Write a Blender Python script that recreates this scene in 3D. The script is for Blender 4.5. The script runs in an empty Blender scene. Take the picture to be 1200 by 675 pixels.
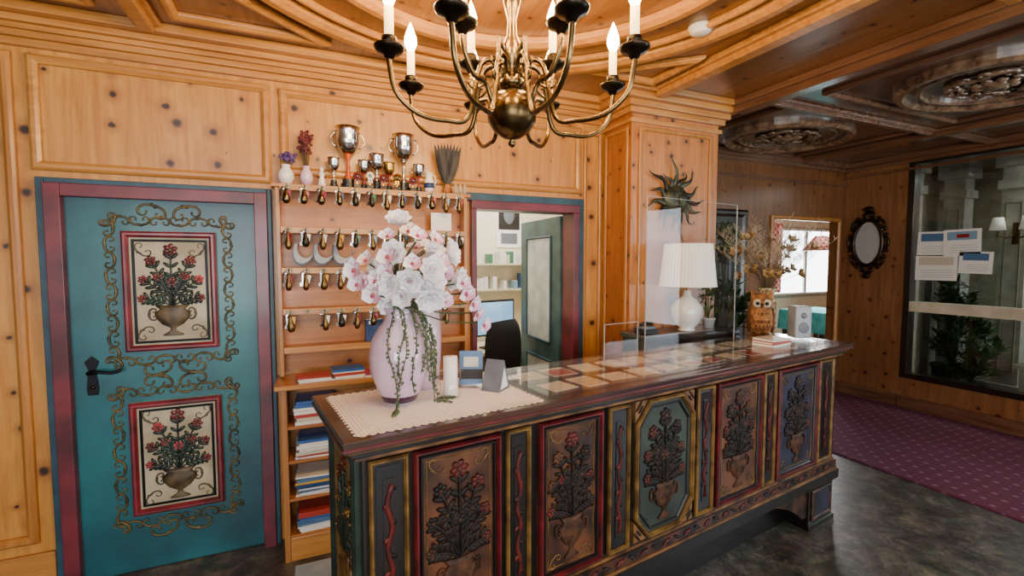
import bpy, math, random
from mathutils import Vector, Matrix
random.seed(7)
S=bpy.context.scene; COL=S.collection
pi=math.pi
def hx(h):
    h=h.lstrip('#'); c=[int(h[i:i+2],16)/255 for i in (0,2,4)]
    return tuple((x/12.92 if x<=.04045 else ((x+.055)/1.055)**2.4) for x in c)+(1,)
# ---------------- materials ----------------
def base(name):
    m=bpy.data.materials.new(name); m.use_nodes=True; nt=m.node_tree
    return m,nt,nt.nodes['Principled BSDF']
def N(nt,t,**k):
    n=nt.nodes.new(t)
    for a,b in k.items():
        if hasattr(n,a): setattr(n,a,b)
        else: n.inputs[a].default_value=b
    return n
def mixc(nt,fac,a,b,mode='MIX'):
    n=nt.nodes.new('ShaderNodeMix'); n.data_type='RGBA'; n.blend_type=mode
    for i,v in ((0,fac),(6,a),(7,b)):
        if isinstance(v,bpy.types.NodeSocket): nt.links.new(v,n.inputs[i])
        else: n.inputs[i].default_value=v
    return n.outputs[2]
def mat(name,c1,c2=None,rough=.5,metal=0,scale=8,bump=0,coat=0,emit=0,stretch=(1,1,1),detail=5,lo=.35,hi=.65,trans=0,spec=.5):
    m,nt,P=base(name)
    c1=hx(c1); c2=hx(c2) if c2 else c1
    tc=N(nt,'ShaderNodeTexCoord'); mp=N(nt,'ShaderNodeMapping'); mp.inputs['Scale'].default_value=stretch
    nt.links.new(tc.outputs['Object'],mp.inputs[0])
    no=N(nt,'ShaderNodeTexNoise',Scale=scale,Detail=detail); nt.links.new(mp.outputs[0],no.inputs['Vector'])
    r=N(nt,'ShaderNodeMapRange'); r.inputs[1].default_value=lo; r.inputs[2].default_value=hi
    nt.links.new(no.outputs[0],r.inputs[0])
    o=mixc(nt,r.outputs[0],c1,c2); nt.links.new(o,P.inputs['Base Color'])
    P.inputs['Roughness'].default_value=rough; P.inputs['Metallic'].default_value=metal
    P.inputs['Coat Weight'].default_value=coat; P.inputs['Coat Roughness'].default_value=.12
    P.inputs['Specular IOR Level'].default_value=spec
    if trans: P.inputs['Transmission Weight'].default_value=trans
    if emit:
        nt.links.new(o,P.inputs['Emission Color']); P.inputs['Emission Strength'].default_value=emit
    if bump:
        bn=N(nt,'ShaderNodeBump',Strength=bump,Distance=.01); nt.links.new(no.outputs[0],bn.inputs['Height']); nt.links.new(bn.outputs[0],P.inputs['Normal'])
    return m
def pine(name,plane='xz',c1='#cd9445',c2='#a86b24',knots=True,grain='z',kscale=5.0,rough=.42,coat=.25,kr=.09,kc='#2c1206'):
    m,nt,P=base(name)
    tc=N(nt,'ShaderNodeTexCoord'); sp=N(nt,'ShaderNodeSeparateXYZ')
    mp=N(nt,'ShaderNodeMapping'); mp.inputs['Scale'].default_value={'x':(1.2,16,16),'y':(16,1.2,16),'z':(16,16,1.2)}[grain]
    nt.links.new(tc.outputs['Object'],mp.inputs[0])
    no=N(nt,'ShaderNodeTexNoise',Scale=1.6,Detail=6,Roughness=.65,Distortion=.6); nt.links.new(mp.outputs[0],no.inputs['Vector'])
    r=N(nt,'ShaderNodeMapRange'); r.inputs[1].default_value=.36; r.inputs[2].default_value=.70; nt.links.new(no.outputs[0],r.inputs[0])
    col=mixc(nt,r.outputs[0],hx(c1),hx(c2))
    n2=N(nt,'ShaderNodeTexNoise',Scale=1.3,Detail=2); nt.links.new(tc.outputs['Object'],n2.inputs['Vector'])
    r2=N(nt,'ShaderNodeMapRange'); r2.inputs[1].default_value=.35; r2.inputs[2].default_value=.7; r2.inputs[4].default_value=.5; nt.links.new(n2.outputs[0],r2.inputs[0])
    col=mixc(nt,r2.outputs[0],col,hx(c2))
    if knots:
        nd=N(nt,'ShaderNodeTexNoise',Scale=28,Detail=2); nt.links.new(tc.outputs['Object'],nd.inputs['Vector'])
        sc_=N(nt,'ShaderNodeVectorMath',operation='SCALE'); sc_.inputs['Scale'].default_value=.018; nt.links.new(nd.outputs['Color'],sc_.inputs[0])
        ad=N(nt,'ShaderNodeVectorMath',operation='ADD'); nt.links.new(tc.outputs['Object'],ad.inputs[0]); nt.links.new(sc_.outputs[0],ad.inputs[1]); nt.links.new(ad.outputs[0],sp.inputs[0])
        cb=N(nt,'ShaderNodeCombineXYZ')
        i,j={'xz':(0,2),'xy':(0,1),'yz':(1,2)}[plane]
        nt.links.new(sp.outputs[i],cb.inputs[0]); nt.links.new(sp.outputs[j],cb.inputs[1])
        vo=N(nt,'ShaderNodeTexVoronoi',voronoi_dimensions='2D',Scale=kscale,Randomness=1.0); nt.links.new(cb.outputs[0],vo.inputs['Vector'])
        sc=N(nt,'ShaderNodeSeparateColor'); nt.links.new(vo.outputs['Color'],sc.inputs[0])
        th=N(nt,'ShaderNodeMapRange'); th.inputs[3].default_value=kr*.08; th.inputs[4].default_value=kr*1.25; nt.links.new(sc.outputs[0],th.inputs[0])
        dv=N(nt,'ShaderNodeMath',operation='DIVIDE'); nt.links.new(vo.outputs['Distance'],dv.inputs[0]); nt.links.new(th.outputs[0],dv.inputs[1])
        k=N(nt,'ShaderNodeMapRange'); k.inputs[1].default_value=1.3; k.inputs[2].default_value=.6; nt.links.new(dv.outputs[0],k.inputs[0])
        h=N(nt,'ShaderNodeMapRange'); h.inputs[1].default_value=3.6; h.inputs[2].default_value=1; h.inputs[4].default_value=.5; nt.links.new(dv.outputs[0],h.inputs[0])
        col=mixc(nt,h.outputs[0],col,hx('#7c3f14')); col=mixc(nt,k.outputs[0],col,hx(kc))
    nt.links.new(col,P.inputs['Base Color'])
    P.inputs['Roughness'].default_value=rough; P.inputs['Coat Weight'].default_value=coat; P.inputs['Coat Roughness'].default_value=.2
    bn=N(nt,'ShaderNodeBump',Strength=.15,Distance=.004); nt.links.new(no.outputs[0],bn.inputs['Height']); nt.links.new(bn.outputs[0],P.inputs['Normal'])
    return m
def glass(name,tint=(1,1,1,1),f0=.04,rough=.0):
    m,nt,P=base(name); nt.nodes.remove(P); out=nt.nodes['Material Output']
    a=N(nt,'ShaderNodeBsdfTransparent'); a.inputs[0].default_value=tint
    g=N(nt,'ShaderNodeBsdfGlossy'); g.inputs['Roughness'].default_value=rough
    lw=N(nt,'ShaderNodeLayerWeight',Blend=.5)
    pw=N(nt,'ShaderNodeMath',operation='POWER'); pw.inputs[1].default_value=4.5; nt.links.new(lw.outputs['Facing'],pw.inputs[0])
    ma=N(nt,'ShaderNodeMath',operation='MULTIPLY_ADD'); ma.inputs[1].default_value=.9-f0; ma.inputs[2].default_value=f0; nt.links.new(pw.outputs[0],ma.inputs[0])
    mx=N(nt,'ShaderNodeMixShader'); nt.links.new(ma.outputs[0],mx.inputs[0]); nt.links.new(a.outputs[0],mx.inputs[1]); nt.links.new(g.outputs[0],mx.inputs[2]); nt.links.new(mx.outputs[0],out.inputs[0])
    return m
def checker(name,c1,c2,scale,rough=.9):
    m,nt,P=base(name); tc=N(nt,'ShaderNodeTexCoord'); ck=N(nt,'ShaderNodeTexChecker',Scale=scale)
    ck.inputs[1].default_value=hx(c1); ck.inputs[2].default_value=hx(c2)
    nt.links.new(tc.outputs['Object'],ck.inputs[0]); nt.links.new(ck.outputs[0],P.inputs['Base Color']); P.inputs['Roughness'].default_value=rough
    return m
M={}
M['wall']=pine('pine_wall','xz')
M['wallp']=pine('pine_pier','xz',c1='#c27f3a',c2='#9a591d',kscale=7)
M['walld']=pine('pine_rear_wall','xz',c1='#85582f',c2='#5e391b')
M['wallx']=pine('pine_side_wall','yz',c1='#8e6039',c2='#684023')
M['wallpx']=pine('pine_pier_return','yz',c1='#b57029',c2='#8c4d15',kscale=7)
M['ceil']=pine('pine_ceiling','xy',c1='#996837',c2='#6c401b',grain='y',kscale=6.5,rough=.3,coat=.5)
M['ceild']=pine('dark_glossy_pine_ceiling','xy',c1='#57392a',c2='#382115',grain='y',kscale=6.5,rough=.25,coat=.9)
M['trim']=pine('pine_trim',c1='#c88e46',c2='#9c6426',knots=False,grain='x',rough=.35)
M['trimz']=pine('pine_trim_vertical',c1='#c08440',c2='#935c24',knots=False,grain='z',rough=.35)
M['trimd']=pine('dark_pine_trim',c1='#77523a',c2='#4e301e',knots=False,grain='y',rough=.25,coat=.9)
M['shelf']=pine('pine_rack',c1='#be7c36',c2='#915319',knots=True,grain='x',kscale=4,kr=.05)
M['teal']=mat('teal_paint','#156770','#083f4a',rough=.4,scale=2.2,bump=.1,coat=.15)
M['redf']=mat('dark_red_paint','#6e2430','#481520',rough=.4,scale=6,coat=.2)
M['bluef']=mat('blue_grey_paint','#24485a','#1a3442',rough=.45)
M['doorpale']=mat('dark_green_grey_paint','#3f5f62','#2c484a',rough=.45)
M['palepanel']=mat('pale_panel_paint','#c4cfcd','#a5b3b3',rough=.5)
M['cream']=mat('cream_paint','#b5ad92','#8d8266',rough=.5,scale=5)
M['redp']=mat('red_paint','#99222a','#661518',rough=.4)
M['redd']=mat('maroon_paint','#7c1f2b','#4e121a',rough=.4,coat=.2)
M['urn']=mat('dark_gilt_urn_paint','#5d4d30','#2c2418',rough=.5,scale=20,bump=.3)
M['redc']=mat('aged_red_paint','#6c161a','#350a0d',rough=.35,coat=.5,scale=10)
M['gold']=mat('antique_gold','#6b5b2f','#332c18',rough=.45,metal=.25,scale=20,bump=.3)
M['goldb']=mat('gold_paint','#8a6832','#4c3418',rough=.4,metal=.3,scale=14,bump=.2)
M['iron']=mat('black_iron','#1a1c22','#0d0e12',rough=.35,metal=.7)
M['dgreen']=mat('dark_green_paint','#22362b','#121d18',rough=.45)
M['pink']=mat('rose_flower_paint','#b0384a','#7a1c2c',rough=.5)
M['black']=mat('black_lacquer','#0e0b0a','#060404',rough=.3,coat=.7)
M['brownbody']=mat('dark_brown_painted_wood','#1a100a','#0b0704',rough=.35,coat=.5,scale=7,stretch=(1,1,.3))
M['tan']=mat('aged_tan_paint','#6c3e22','#22100a',rough=.4,scale=6,coat=.3,bump=.15,lo=.32,hi=.64)
M['green']=mat('aged_green_paint','#2b362b','#111611',rough=.42,scale=5,coat=.25,bump=.15)
M['navy']=mat('aged_navy_paint','#282d40','#0f1018',rough=.4,scale=6,coat=.3)
M['ochre']=mat('aged_ochre_paint','#86713c','#443619',rough=.42,scale=6,coat=.2)
M['marb']=mat('marbled_brown_paint','#4a2a1a','#150b07',rough=.3,scale=14,coat=.45,lo=.42,hi=.58)
M['carve']=mat('dark_carved_relief','#24170f','#0a0603',rough=.6,scale=30,bump=.3,spec=.3)
M['carvel']=mat('brown_carved_relief','#54331d','#26150b',rough=.6,scale=30,bump=.3,spec=.3)
M['carver']=mat('dark_red_relief','#5c1c16','#2c0c09',rough=.5,scale=20,spec=.3)
M['copper']=mat('gilt_edge','#83582c','#38200f',rough=.35,coat=.4,scale=10)
M['ctop']=mat('counter_top_wood','#45281a','#20110a',rough=.22,coat=.6,scale=4,stretch=(.3,3,3))
M['brass']=mat('antique_brass','#8a734a','#4c3d26',rough=.27,metal=1,scale=6)
M['dbrass']=mat('dark_brass','#3a3022','#1c1610',rough=.3,metal=.9,scale=8)
M['candle']=mat('candle_sleeve','#ffdc98',rough=.5,emit=3)  # emission on the sleeve stands in for light from the bulb above
M['bulb']=mat('lit_bulb','#ffd080',rough=.3,emit=160)
M['silver']=mat('polished_silver','#d4d4d2','#a8a6a0',rough=.14,metal=1,scale=4)
M['gold2']=mat('shiny_gold','#c89a45','#9c7128',rough=.25,metal=1)
M['marble']=mat('black_marble','#2a2624','#15110f',rough=.2,scale=12)
M['orange']=mat('orange_enamel','#c8501f','#a03a12',rough=.3)
M['white']=mat('white_ceramic','#eceae6','#dedad4',rough=.2,coat=.3)
M['paper']=mat('white_paper','#e9e7e2',rough=.7)
M['linen']=mat('white_linen','#ffffff','#f2f2f6',rough=.9,scale=60)
M['lilac']=mat('lilac_ceramic','#e9cfdd','#bd98b4',rough=.1,coat=.7,scale=2.5)
M['lilacf']=mat('dark_plum_glaze','#4b2340','#3a1a32',rough=.2,coat=.5)
M['petal']=mat('white_petal','#ffffff','#f6eff0',rough=.6)
M['petalp']=mat('pink_tinted_petal','#fbe6ee','#d995b4',rough=.6,scale=30)
M['petalc']=mat('magenta_orchid_centre','#a8246c','#b8703a',rough=.5,scale=60)
M['leaf']=mat('green_leaf','#34522a','#1e3818',rough=.45,scale=14)
M['pearl']=mat('trailing_leaf','#5f6e44','#34452a',rough=.4,scale=30)
M['lgreen']=mat('fresh_leaf','#3a6328','#224219',rough=.5,scale=10)
M['pot']=mat('dark_pot','#2b2a2b',rough=.5)
M['terracotta']=mat('terracotta','#94563a','#7a4028',rough=.7)
M['glass']=glass('clear_glass'); M['acryl']=glass('clear_acrylic',(.98,.99,.99,1),.02)
M['pane']=glass('partition_glass',(.86,.9,.88,1),.12)
M['wax']=mat('white_wax','#f4eee2',rough=.5)
M['owl']=mat('carved_owl_wood','#a8733f','#5c371c',rough=.75,scale=26,bump=.9,spec=.25)
M['owld']=mat('carved_owl_dark_wood','#6e4422','#3c2310',rough=.75,scale=26,bump=.9,spec=.25)
M['wick']=mat('woven_wicker','#cdbb98','#7d6542',rough=.7,scale=45,bump=.8,lo=.45,hi=.55)
M['dry']=mat('dried_flower','#b0905a','#5e4522',rough=.7,scale=40)
M['drys']=mat('dried_stem','#6e5a3c',rough=.8)
M['plume']=mat('pale_dried_grass','#c2b49a','#93866c',rough=.9)
M['dryr']=mat('dried_red_flower','#7c2c3a','#4a1a26',rough=.8,scale=30)
M['purple']=mat('purple_flower','#6a4d8a','#3f2c5a',rough=.7,scale=30)
M['feather']=mat('dark_feather','#2d2622','#14100e',rough=.6,scale=20)
M['grey']=mat('grey_plastic','#70757d','#5a5f67',rough=.5)
M['slate']=mat('dark_slate_plastic','#3a3e4a','#262934',rough=.4)
M['lgrey']=mat('light_grey_plastic','#a3a8ae','#8d939a',rough=.45)
M['blackp']=mat('black_plastic','#17181a',rough=.5)
M['fabric']=mat('black_fabric','#1d1e20','#101113',rough=.95,scale=80)
M['screen']=mat('bluish_screen','#8fb8d8','#5f93c2',rough=.2,emit=1.2,scale=3)
M['offw']=mat('office_wall_paint','#e2dac0','#d8cfb2',rough=.8)
M['desk']=mat('desk_laminate','#d8cdb4','#c8bb9c',rough=.5)
M['lamp']=mat('pleated_lampshade','#efeadd',rough=.9,emit=.2)
M['turq']=mat('turquoise_cloth','#52b4b8','#3a9aa0',rough=.9)
M['win']=mat('bright_window_daylight','#eef4fb',rough=.5,emit=8)
M['curt']=checker('red_check_curtain','#c9a49a','#a8352f',16)
M['mirror']=mat('mirror_glass','#ccd3d6',rough=.12,metal=.55)  # pale half-metal base colour paints in a pale reflection
M['pil']=mat('pilaster_paint','#b3b1a3','#98958a',rough=.5)
M['rail']=mat('beige_rail_paint','#cfc8b2','#b8b099',rough=.45)
M['vest']=mat('vestibule_wall_paint','#8f8c78','#78745e',rough=.7)
M['stripe']=mat('navy_card','#27406e','#1b2e55',rough=.5)
M['pales']=mat('pale_blue_mat','#a9bccb','#93a9ba',rough=.8)
M['silverw']=mat('glossy_brown_carving','#8d7158','#4a3424',rough=.25,metal=.1,scale=20,coat=.9)
M['bronze']=mat('dark_bronze','#3c352b','#1d1915',rough=.35,metal=.8,scale=14,bump=.4)
M['fobb']=mat('fob_bronze','#8a6a3a','#5a4020',rough=.3,metal=.9)
M['verd']=mat('greenish_bronze','#4c5038','#20201a',rough=.4,metal=.5,scale=14,bump=.4)
bookc=['#a8362a','#2c5aa0','#e0d8c8','#3f7a5a','#cfa035','#e8e6e0','#4c6f96','#9c2f55','#dcdcd6','#1f3f6f','#c9c1ae','#7ba0b8']
for i,c in enumerate(bookc): M['bk%d'%i]=mat('printed_cover_%d'%i,c,rough=.4)
def stone():
    m,nt,P=base('mottled_stone_floor'); tc=N(nt,'ShaderNodeTexCoord')
    vo=N(nt,'ShaderNodeTexVoronoi',Scale=14); no=N(nt,'ShaderNodeTexNoise',Scale=6,Detail=10,Roughness=.8,Distortion=.3)
    nt.links.new(tc.outputs['Object'],no.inputs['Vector'])
    ad=N(nt,'ShaderNodeVectorMath',operation='ADD'); nt.links.new(tc.outputs['Object'],ad.inputs[0]); nt.links.new(no.outputs['Color'],ad.inputs[1]); nt.links.new(ad.outputs[0],vo.inputs['Vector'])
    r=N(nt,'ShaderNodeValToRGB'); e=r.color_ramp.elements; e[0].position=.38; e[0].color=hx('#28261f'); e[1].position=.66; e[1].color=hx('#776e5a')
    x=e.new(.5); x.color=hx('#484336'); nt.links.new(no.outputs[0],r.inputs[0])
    c=mixc(nt,.5,r.outputs[0],vo.outputs['Color'],'SOFT_LIGHT')
    hs=N(nt,'ShaderNodeHueSaturation',Saturation=.6,Value=.92); nt.links.new(c,hs.inputs['Color']); nt.links.new(hs.outputs[0],P.inputs['Base Color'])
    P.inputs['Roughness'].default_value=.38; return m
M['floor']=stone()
def rugmat():
    m,nt,P=base('purple_patterned_carpet'); tc=N(nt,'ShaderNodeTexCoord')
    mp=N(nt,'ShaderNodeMapping'); mp.inputs['Rotation'].default_value=(0,0,pi/4); mp.inputs['Scale'].default_value=(9,9,9); nt.links.new(tc.outputs['Object'],mp.inputs[0])
    vo=N(nt,'ShaderNodeTexVoronoi',voronoi_dimensions='2D',Scale=1,Randomness=0); nt.links.new(mp.outputs[0],vo.inputs['Vector'])
    r=N(nt,'ShaderNodeMapRange'); r.inputs[1].default_value=.2; r.inputs[2].default_value=.1; nt.links.new(vo.outputs['Distance'],r.inputs[0])
    r3=N(nt,'ShaderNodeMapRange'); r3.inputs[1].default_value=.60; r3.inputs[2].default_value=.66; nt.links.new(vo.outputs['Distance'],r3.inputs[0])
    c=mixc(nt,r.outputs[0],hx('#5c213c'),hx('#84546a')); c=mixc(nt,r3.outputs[0],c,hx('#6e3852'))
    nt.links.new(c,P.inputs['Base Color']); P.inputs['Roughness'].default_value=.95; return m
M['rug']=rugmat()
def lace():
    m,nt,P=base('white_lace'); tc=N(nt,'ShaderNodeTexCoord')
    vo=N(nt,'ShaderNodeTexVoronoi',voronoi_dimensions='2D',Scale=80,Randomness=.15); nt.links.new(tc.outputs['Object'],vo.inputs['Vector'])
    lt=N(nt,'ShaderNodeMath',operation='LESS_THAN'); lt.inputs[1].default_value=.17; nt.links.new(vo.outputs['Distance'],lt.inputs[0])
    mu=N(nt,'ShaderNodeMath',operation='SUBTRACT'); mu.inputs[0].default_value=1; nt.links.new(lt.outputs[0],mu.inputs[1])
    P.inputs['Base Color'].default_value=(1,1,1,1); P.inputs['Roughness'].default_value=.9
    nt.links.new(mu.outputs[0],P.inputs['Alpha']); return m
M['lace']=lace()
# ---------------- builder ----------------
I4=Matrix.Identity(4)
def T(x=0,y=0,z=0): return Matrix.Translation((x,y,z))
def Rz(a): return Matrix.Rotation(a,4,'Z')
def Rx(a): return Matrix.Rotation(a,4,'X')
def Ry(a): return Matrix.Rotation(a,4,'Y')
def Sc(x,y,z): return Matrix.Diagonal((x,y,z,1))
class B:
    def __init__(s): s.v=[];s.f=[];s.m=[];s.sm=[];s.mats=[]
    def add(s,vs,fs,mt,sm=False,X=None):
        o=len(s.v)
        s.v+= [tuple(X@Vector(v)) for v in vs] if X is not None else [tuple(v) for v in vs]
        if mt not in s.mats: s.mats.append(mt)
        i=s.mats.index(mt)
        for f in fs: s.f.append([o+k for k in f]); s.m.append(i); s.sm.append(sm)
        return s
    def box(s,x0,x1,y0,y1,z0,z1,mt,X=None):
        v=[(x,y,z) for x in(x0,x1) for y in(y0,y1) for z in(z0,z1)]
        return s.add(v,[(0,1,3,2),(4,6,7,5),(0,4,5,1),(2,3,7,6),(0,2,6,4),(1,5,7,3)],mt,False,X)
    def lathe(s,pr,mt,n=24,X=None,sm=True,flute=0,fn=12):
        vs=[];k=len(pr)
        for j in range(n):
            a=2*pi*j/n
            for r,z in pr:
                rr=r*(1+flute*math.cos(fn*a)); vs.append((rr*math.cos(a),rr*math.sin(a),z))
        fs=[(j*k+i,((j+1)%n)*k+i,((j+1)%n)*k+i+1,j*k+i+1) for j in range(n) for i in range(k-1)]
        if pr[0][0]>1e-4: fs.append([j*k for j in range(n)][::-1])
        if pr[-1][0]>1e-4 : fs.append([j*k+k-1 for j in range(n)])
        return s.add(vs,fs,mt,sm,X)
    def cyl(s,r,z0,z1,mt,n=16,X=None,r2=None): return s.lathe([(r,z0),(r2 if r2 is not None else r,z1)],mt,n,X,sm=n>8)
    def ring(s,R,w,h,mt,n=64,X=None,ex=1):
        pr=[(R-w/2,0),(R-w/2,-h*.6),(R-w*.2,-h),(R+w*.2,-h),(R+w/2,-h*.6),(R+w/2,0)]
        k=6;vs=[(r*math.cos(2*pi*j/n)*ex,r*math.sin(2*pi*j/n),z) for j in range(n) for r,z in pr]
        fs=[(j*k+i,j*k+(i+1)%k,((j+1)%n)*k+(i+1)%k,((j+1)%n)*k+i) for j in range(n) for i in range(k)]
        return s.add(vs,fs,mt,False,X)
    def ell(s,c,r,mt,n=10,k=6,X=None):
        vs=[];
        for i in range(k+1):
            t=pi*i/k
            for j in range(n):
                a=2*pi*j/n; vs.append((c[0]+r[0]*math.sin(t)*math.cos(a),c[1]+r[1]*math.sin(t)*math.sin(a),c[2]+r[2]*math.cos(t)))
        fs=[(i*n+j,(i+1)*n+j,(i+1)*n+(j+1)%n,i*n+(j+1)%n) for i in range(k) for j in range(n)]
        return s.add(vs,fs,mt,True,X)
    def tube(s,pts,r,mt,n=6,closed=False,X=None,flat=None):
        P=[Vector(p) for p in pts];L=len(P); rs=r if isinstance(r,(list,tuple)) else [r]*L
        vs=[];up=None
        for i in range(L):
            t=(P[(i+1)%L]-P[i-1]) if closed else (P[min(i+1,L-1)]-P[max(i-1,0)])
            t=t.normalized() if t.length>1e-9 else Vector((0,0,1))
            if up is None: up=Vector((0,1,0)) if abs(t.y)<.9 else Vector((1,0,0))
            a=t.cross(up); a=a.normalized() if a.length>1e-6 else t.orthogonal().normalized(); b=a.cross(t).normalized(); up=b if flat is None else up
            for j in range(n):
                g=2*pi*j/n; vs.append(P[i]+a*(rs[i]*math.cos(g))+b*(rs[i]*math.sin(g)*(flat or 1)))
        fs=[(i*n+j,i*n+(j+1)%n,((i+1)%L)*n+(j+1)%n,((i+1)%L)*n+j) for i in range(L if closed else L-1) for j in range(n)]
        if not closed: fs+=[list(range(n))[::-1],[(L-1)*n+j for j in range(n)]]
        return s.add(vs,fs,mt,True,X)
    def prism(s,poly,y0,y1,mt,X=None):
        k=len(poly); vs=[(x,y0,z) for x,z in poly]+[(x,y1,z) for x,z in poly]
        fs=[list(range(k)),list(range(k,2*k))[::-1]]+[(i,i+k,(i+1)%k+k,(i+1)%k) for i in range(k)]
        return s.add(vs,fs,mt,False,X)
    def frame(s,x0,x1,z0,z1,w,yb,yf,mt,X=None,poly=None):
        if poly is None: poly=[(x0,z0),(x1,z0),(x1,z1),(x0,z1)]
        k=len(poly)
        def inset(d):
            out=[]
            for i in range(k):
                p0=Vector(poly[i-1]);p1=Vector(poly[i]);p2=Vector(poly[(i+1)%k])
                e1=(p1-p0).normalized();e2=(p2-p1).normalized(); n1=Vector((-e1.y,e1.x));n2=Vector((-e2.y,e2.x))
                b=(n1+n2); b=b/b.dot(n1) if abs(b.dot(n1))>1e-6 else n1
                out.append((p1.x+b.x*d,p1.y+b.y*d))
            return out
        rings=[[(x,yb,z) for x,z in inset(0)],[(x,yf+(yb-yf)*.35,z) for x,z in inset(0)],[(x,yf,z) for x,z in inset(w*.3)],[(x,yf,z) for x,z in inset(w*.65)],[(x,yf+(yb-yf)*.5,z) for x,z in inset(w)],[(x,yb,z) for x,z in inset(w)]]
        vs=[v for r in rings for v in r]; m=len(rings)
        fs=[(a*k+i,((a+1)%m)*k+i,((a+1)%m)*k+(i+1)%k,a*k+(i+1)%k) for a in range(m) for i in range(k)]
        return s.add(vs,fs,mt,False,X)
    def petal(s,l,w,curl,mt,X=None,nu=5,nv=4,pw=.8,cup=.25):
        vs=[]
        for i in range(nu+1):
            u=i/nu; ww=w*.5*(math.sin(pi*min(1,max(.0,u))**pw)*.97+.03)
            for j in range(nv+1):
                v=j/nv*2-1; vs.append((ww*v,l*u*math.cos(curl*u*.6),l*curl*u*u*.6+cup*ww*v*v))
        fs=[(i*(nv+1)+j,i*(nv+1)+j+1,(i+1)*(nv+1)+j+1,(i+1)*(nv+1)+j) for i in range(nu) for j in range(nv)]
        return s.add(vs,fs,mt,True,X)
    def scroll(s,cx,cz,L,ang,mt,y=0,C=True,flip=1,r=.006,K=10,X=None,flat=1,n=26,leaf=True):
        half=[]
        for side in (1,-1):
            x=z=0;q=[]
            for i in range(1,n//2+1):
                u=i/(n//2); t=K*u*u/2
                t=t if side==1 else (pi-t if C else pi+t)
                x+=math.cos(t);z+=math.sin(t); q.append((x,z))
            half.append(q)
        pts=half[1][::-1]+[(0,0)]+half[0]
        xs=[a[0] for a in pts];w=max(xs)-min(xs); k=L/w
        mx=(max(xs)+min(xs))/2; zs=[a[1] for a in pts]; mz=(max(zs)+min(zs))/2
        ca,sa=math.cos(ang),math.sin(ang)
        def tr(a,b): a=(a-mx)*k;b=(b-mz)*k*flip; return (cx+a*ca-b*sa,y,cz+a*sa+b*ca)
        P=[tr(a,b) for a,b in pts]; m=len(P)
        rs=[r*(.55+.75*math.sin(pi*i/(m-1))) for i in range(m)]; rs[0]=rs[-1]=r*1.2
        s.tube(P,rs,mt,5,X=X,flat=flat)
        if leaf:
            q=P[m//2]; s.ell((0,0,0),(L*.16,r*.9,r*1.3),mt,6,4,X=(X or I4)@T(*q)@Ry(-(ang+.7*flip)))
        return s
    def mesh(s,name):
        me=bpy.data.meshes.new(name); me.from_pydata(s.v,[],s.f)
        for m in s.mats: me.materials.append(M[m])
        me.polygons.foreach_set('material_index',s.m); me.polygons.foreach_set('use_smooth',s.sm); me.update(); return me
def mk(name,b,parent=None,loc=(0,0,0),rz=0,label=None,bevel=0):
    o=bpy.data.objects.new(name,b.mesh(name) if b else None); COL.objects.link(o)
    o.location=loc; o.rotation_euler=(0,0,rz)
    if parent: o.parent=parent
    if label: o['label']=label
    if bevel:
        md=o.modifiers.new('bevel','BEVEL'); md.width=bevel; md.segments=2; md.limit_method='ANGLE'; md.angle_limit=.7
    return o
def thing(name,label,cat,loc=(0,0,0),rz=0,b=None,group=None,bevel=0,kind=None):
    o=mk(name,b,None,loc,rz,label,bevel); o['category']=cat
    if group:o['group']=group
    if kind:o['kind']=kind
    return o
def struct(name,b,label=None,bevel=0):
    o=mk(name,b,bevel=bevel); o['kind']='structure'; o['label']=label or name.replace('_',' ')+' of the timber-clad lobby'; o['category']=name.split('_')[0]; return o
R=random.uniform
# ---------------- camera ----------------
cd=bpy.data.cameras.new('camera'); cam=bpy.data.objects.new('camera',cd); COL.objects.link(cam); S.camera=cam
cd.sensor_width=36; cd.lens=547/1200*36; cam.location=(0,0,1.65); cam.rotation_euler=(math.radians(90-3.35),0,math.radians(-23.6)); cd.clip_start=.02
ZC=2.82
# ---------------- structure ----------------
b=B(); b.box(-3,12,-3.2,7,-.05,0,'floor'); struct('floor',b,'mottled grey stone lobby floor')
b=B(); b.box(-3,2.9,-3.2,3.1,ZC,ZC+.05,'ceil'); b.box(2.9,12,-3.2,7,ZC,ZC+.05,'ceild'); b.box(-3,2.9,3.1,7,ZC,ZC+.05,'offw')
struct('ceiling',b,'knotty pine coffered ceiling')
b=B()
for x0,x1,z0,z1 in ((-3,-1.16,0,ZC),(-1.16,-.2,2.03,ZC),(-.2,1.0,0,ZC),(1.0,1.8,2.02,ZC),(1.8,2.9,0,ZC)): b.box(x0,x1,3.0,3.1,z0,z1,'wall')
struct('wall_back',b,'knotty pine panelled wall')
b=B(); b.box(2.06,2.86,2.66,2.665,0,ZC,'wallp'); b.box(2.06,2.065,2.665,2.99,0,ZC,'wallpx'); b.box(2.855,2.86,2.665,2.99,0,ZC,'wallpx'); b.box(2.065,2.855,2.665,2.99,0,ZC,'wallp'); struct('wall_pier',b,'knotty pine clad pier with crown moulding')
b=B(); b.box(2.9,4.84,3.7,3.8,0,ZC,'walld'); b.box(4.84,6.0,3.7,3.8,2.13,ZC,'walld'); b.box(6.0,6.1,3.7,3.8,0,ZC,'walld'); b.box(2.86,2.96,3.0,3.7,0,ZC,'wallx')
struct('wall_rear',b,'knotty pine wall with opening to the dining room')
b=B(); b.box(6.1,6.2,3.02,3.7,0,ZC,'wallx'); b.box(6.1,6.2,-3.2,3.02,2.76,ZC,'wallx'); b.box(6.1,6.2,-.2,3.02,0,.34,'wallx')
b.box(6.1,6.2,-.2,.4,.34,2.76,'wallx'); b.box(6.1,6.2,-2.8,-.2,0,.6,'wallx'); b.box(6.1,6.2,-3.2,-2.8,0,2.76,'wallx'); b.box(6.1,6.2,-2.8,-.2,2.5,2.76,'wallx')
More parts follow.
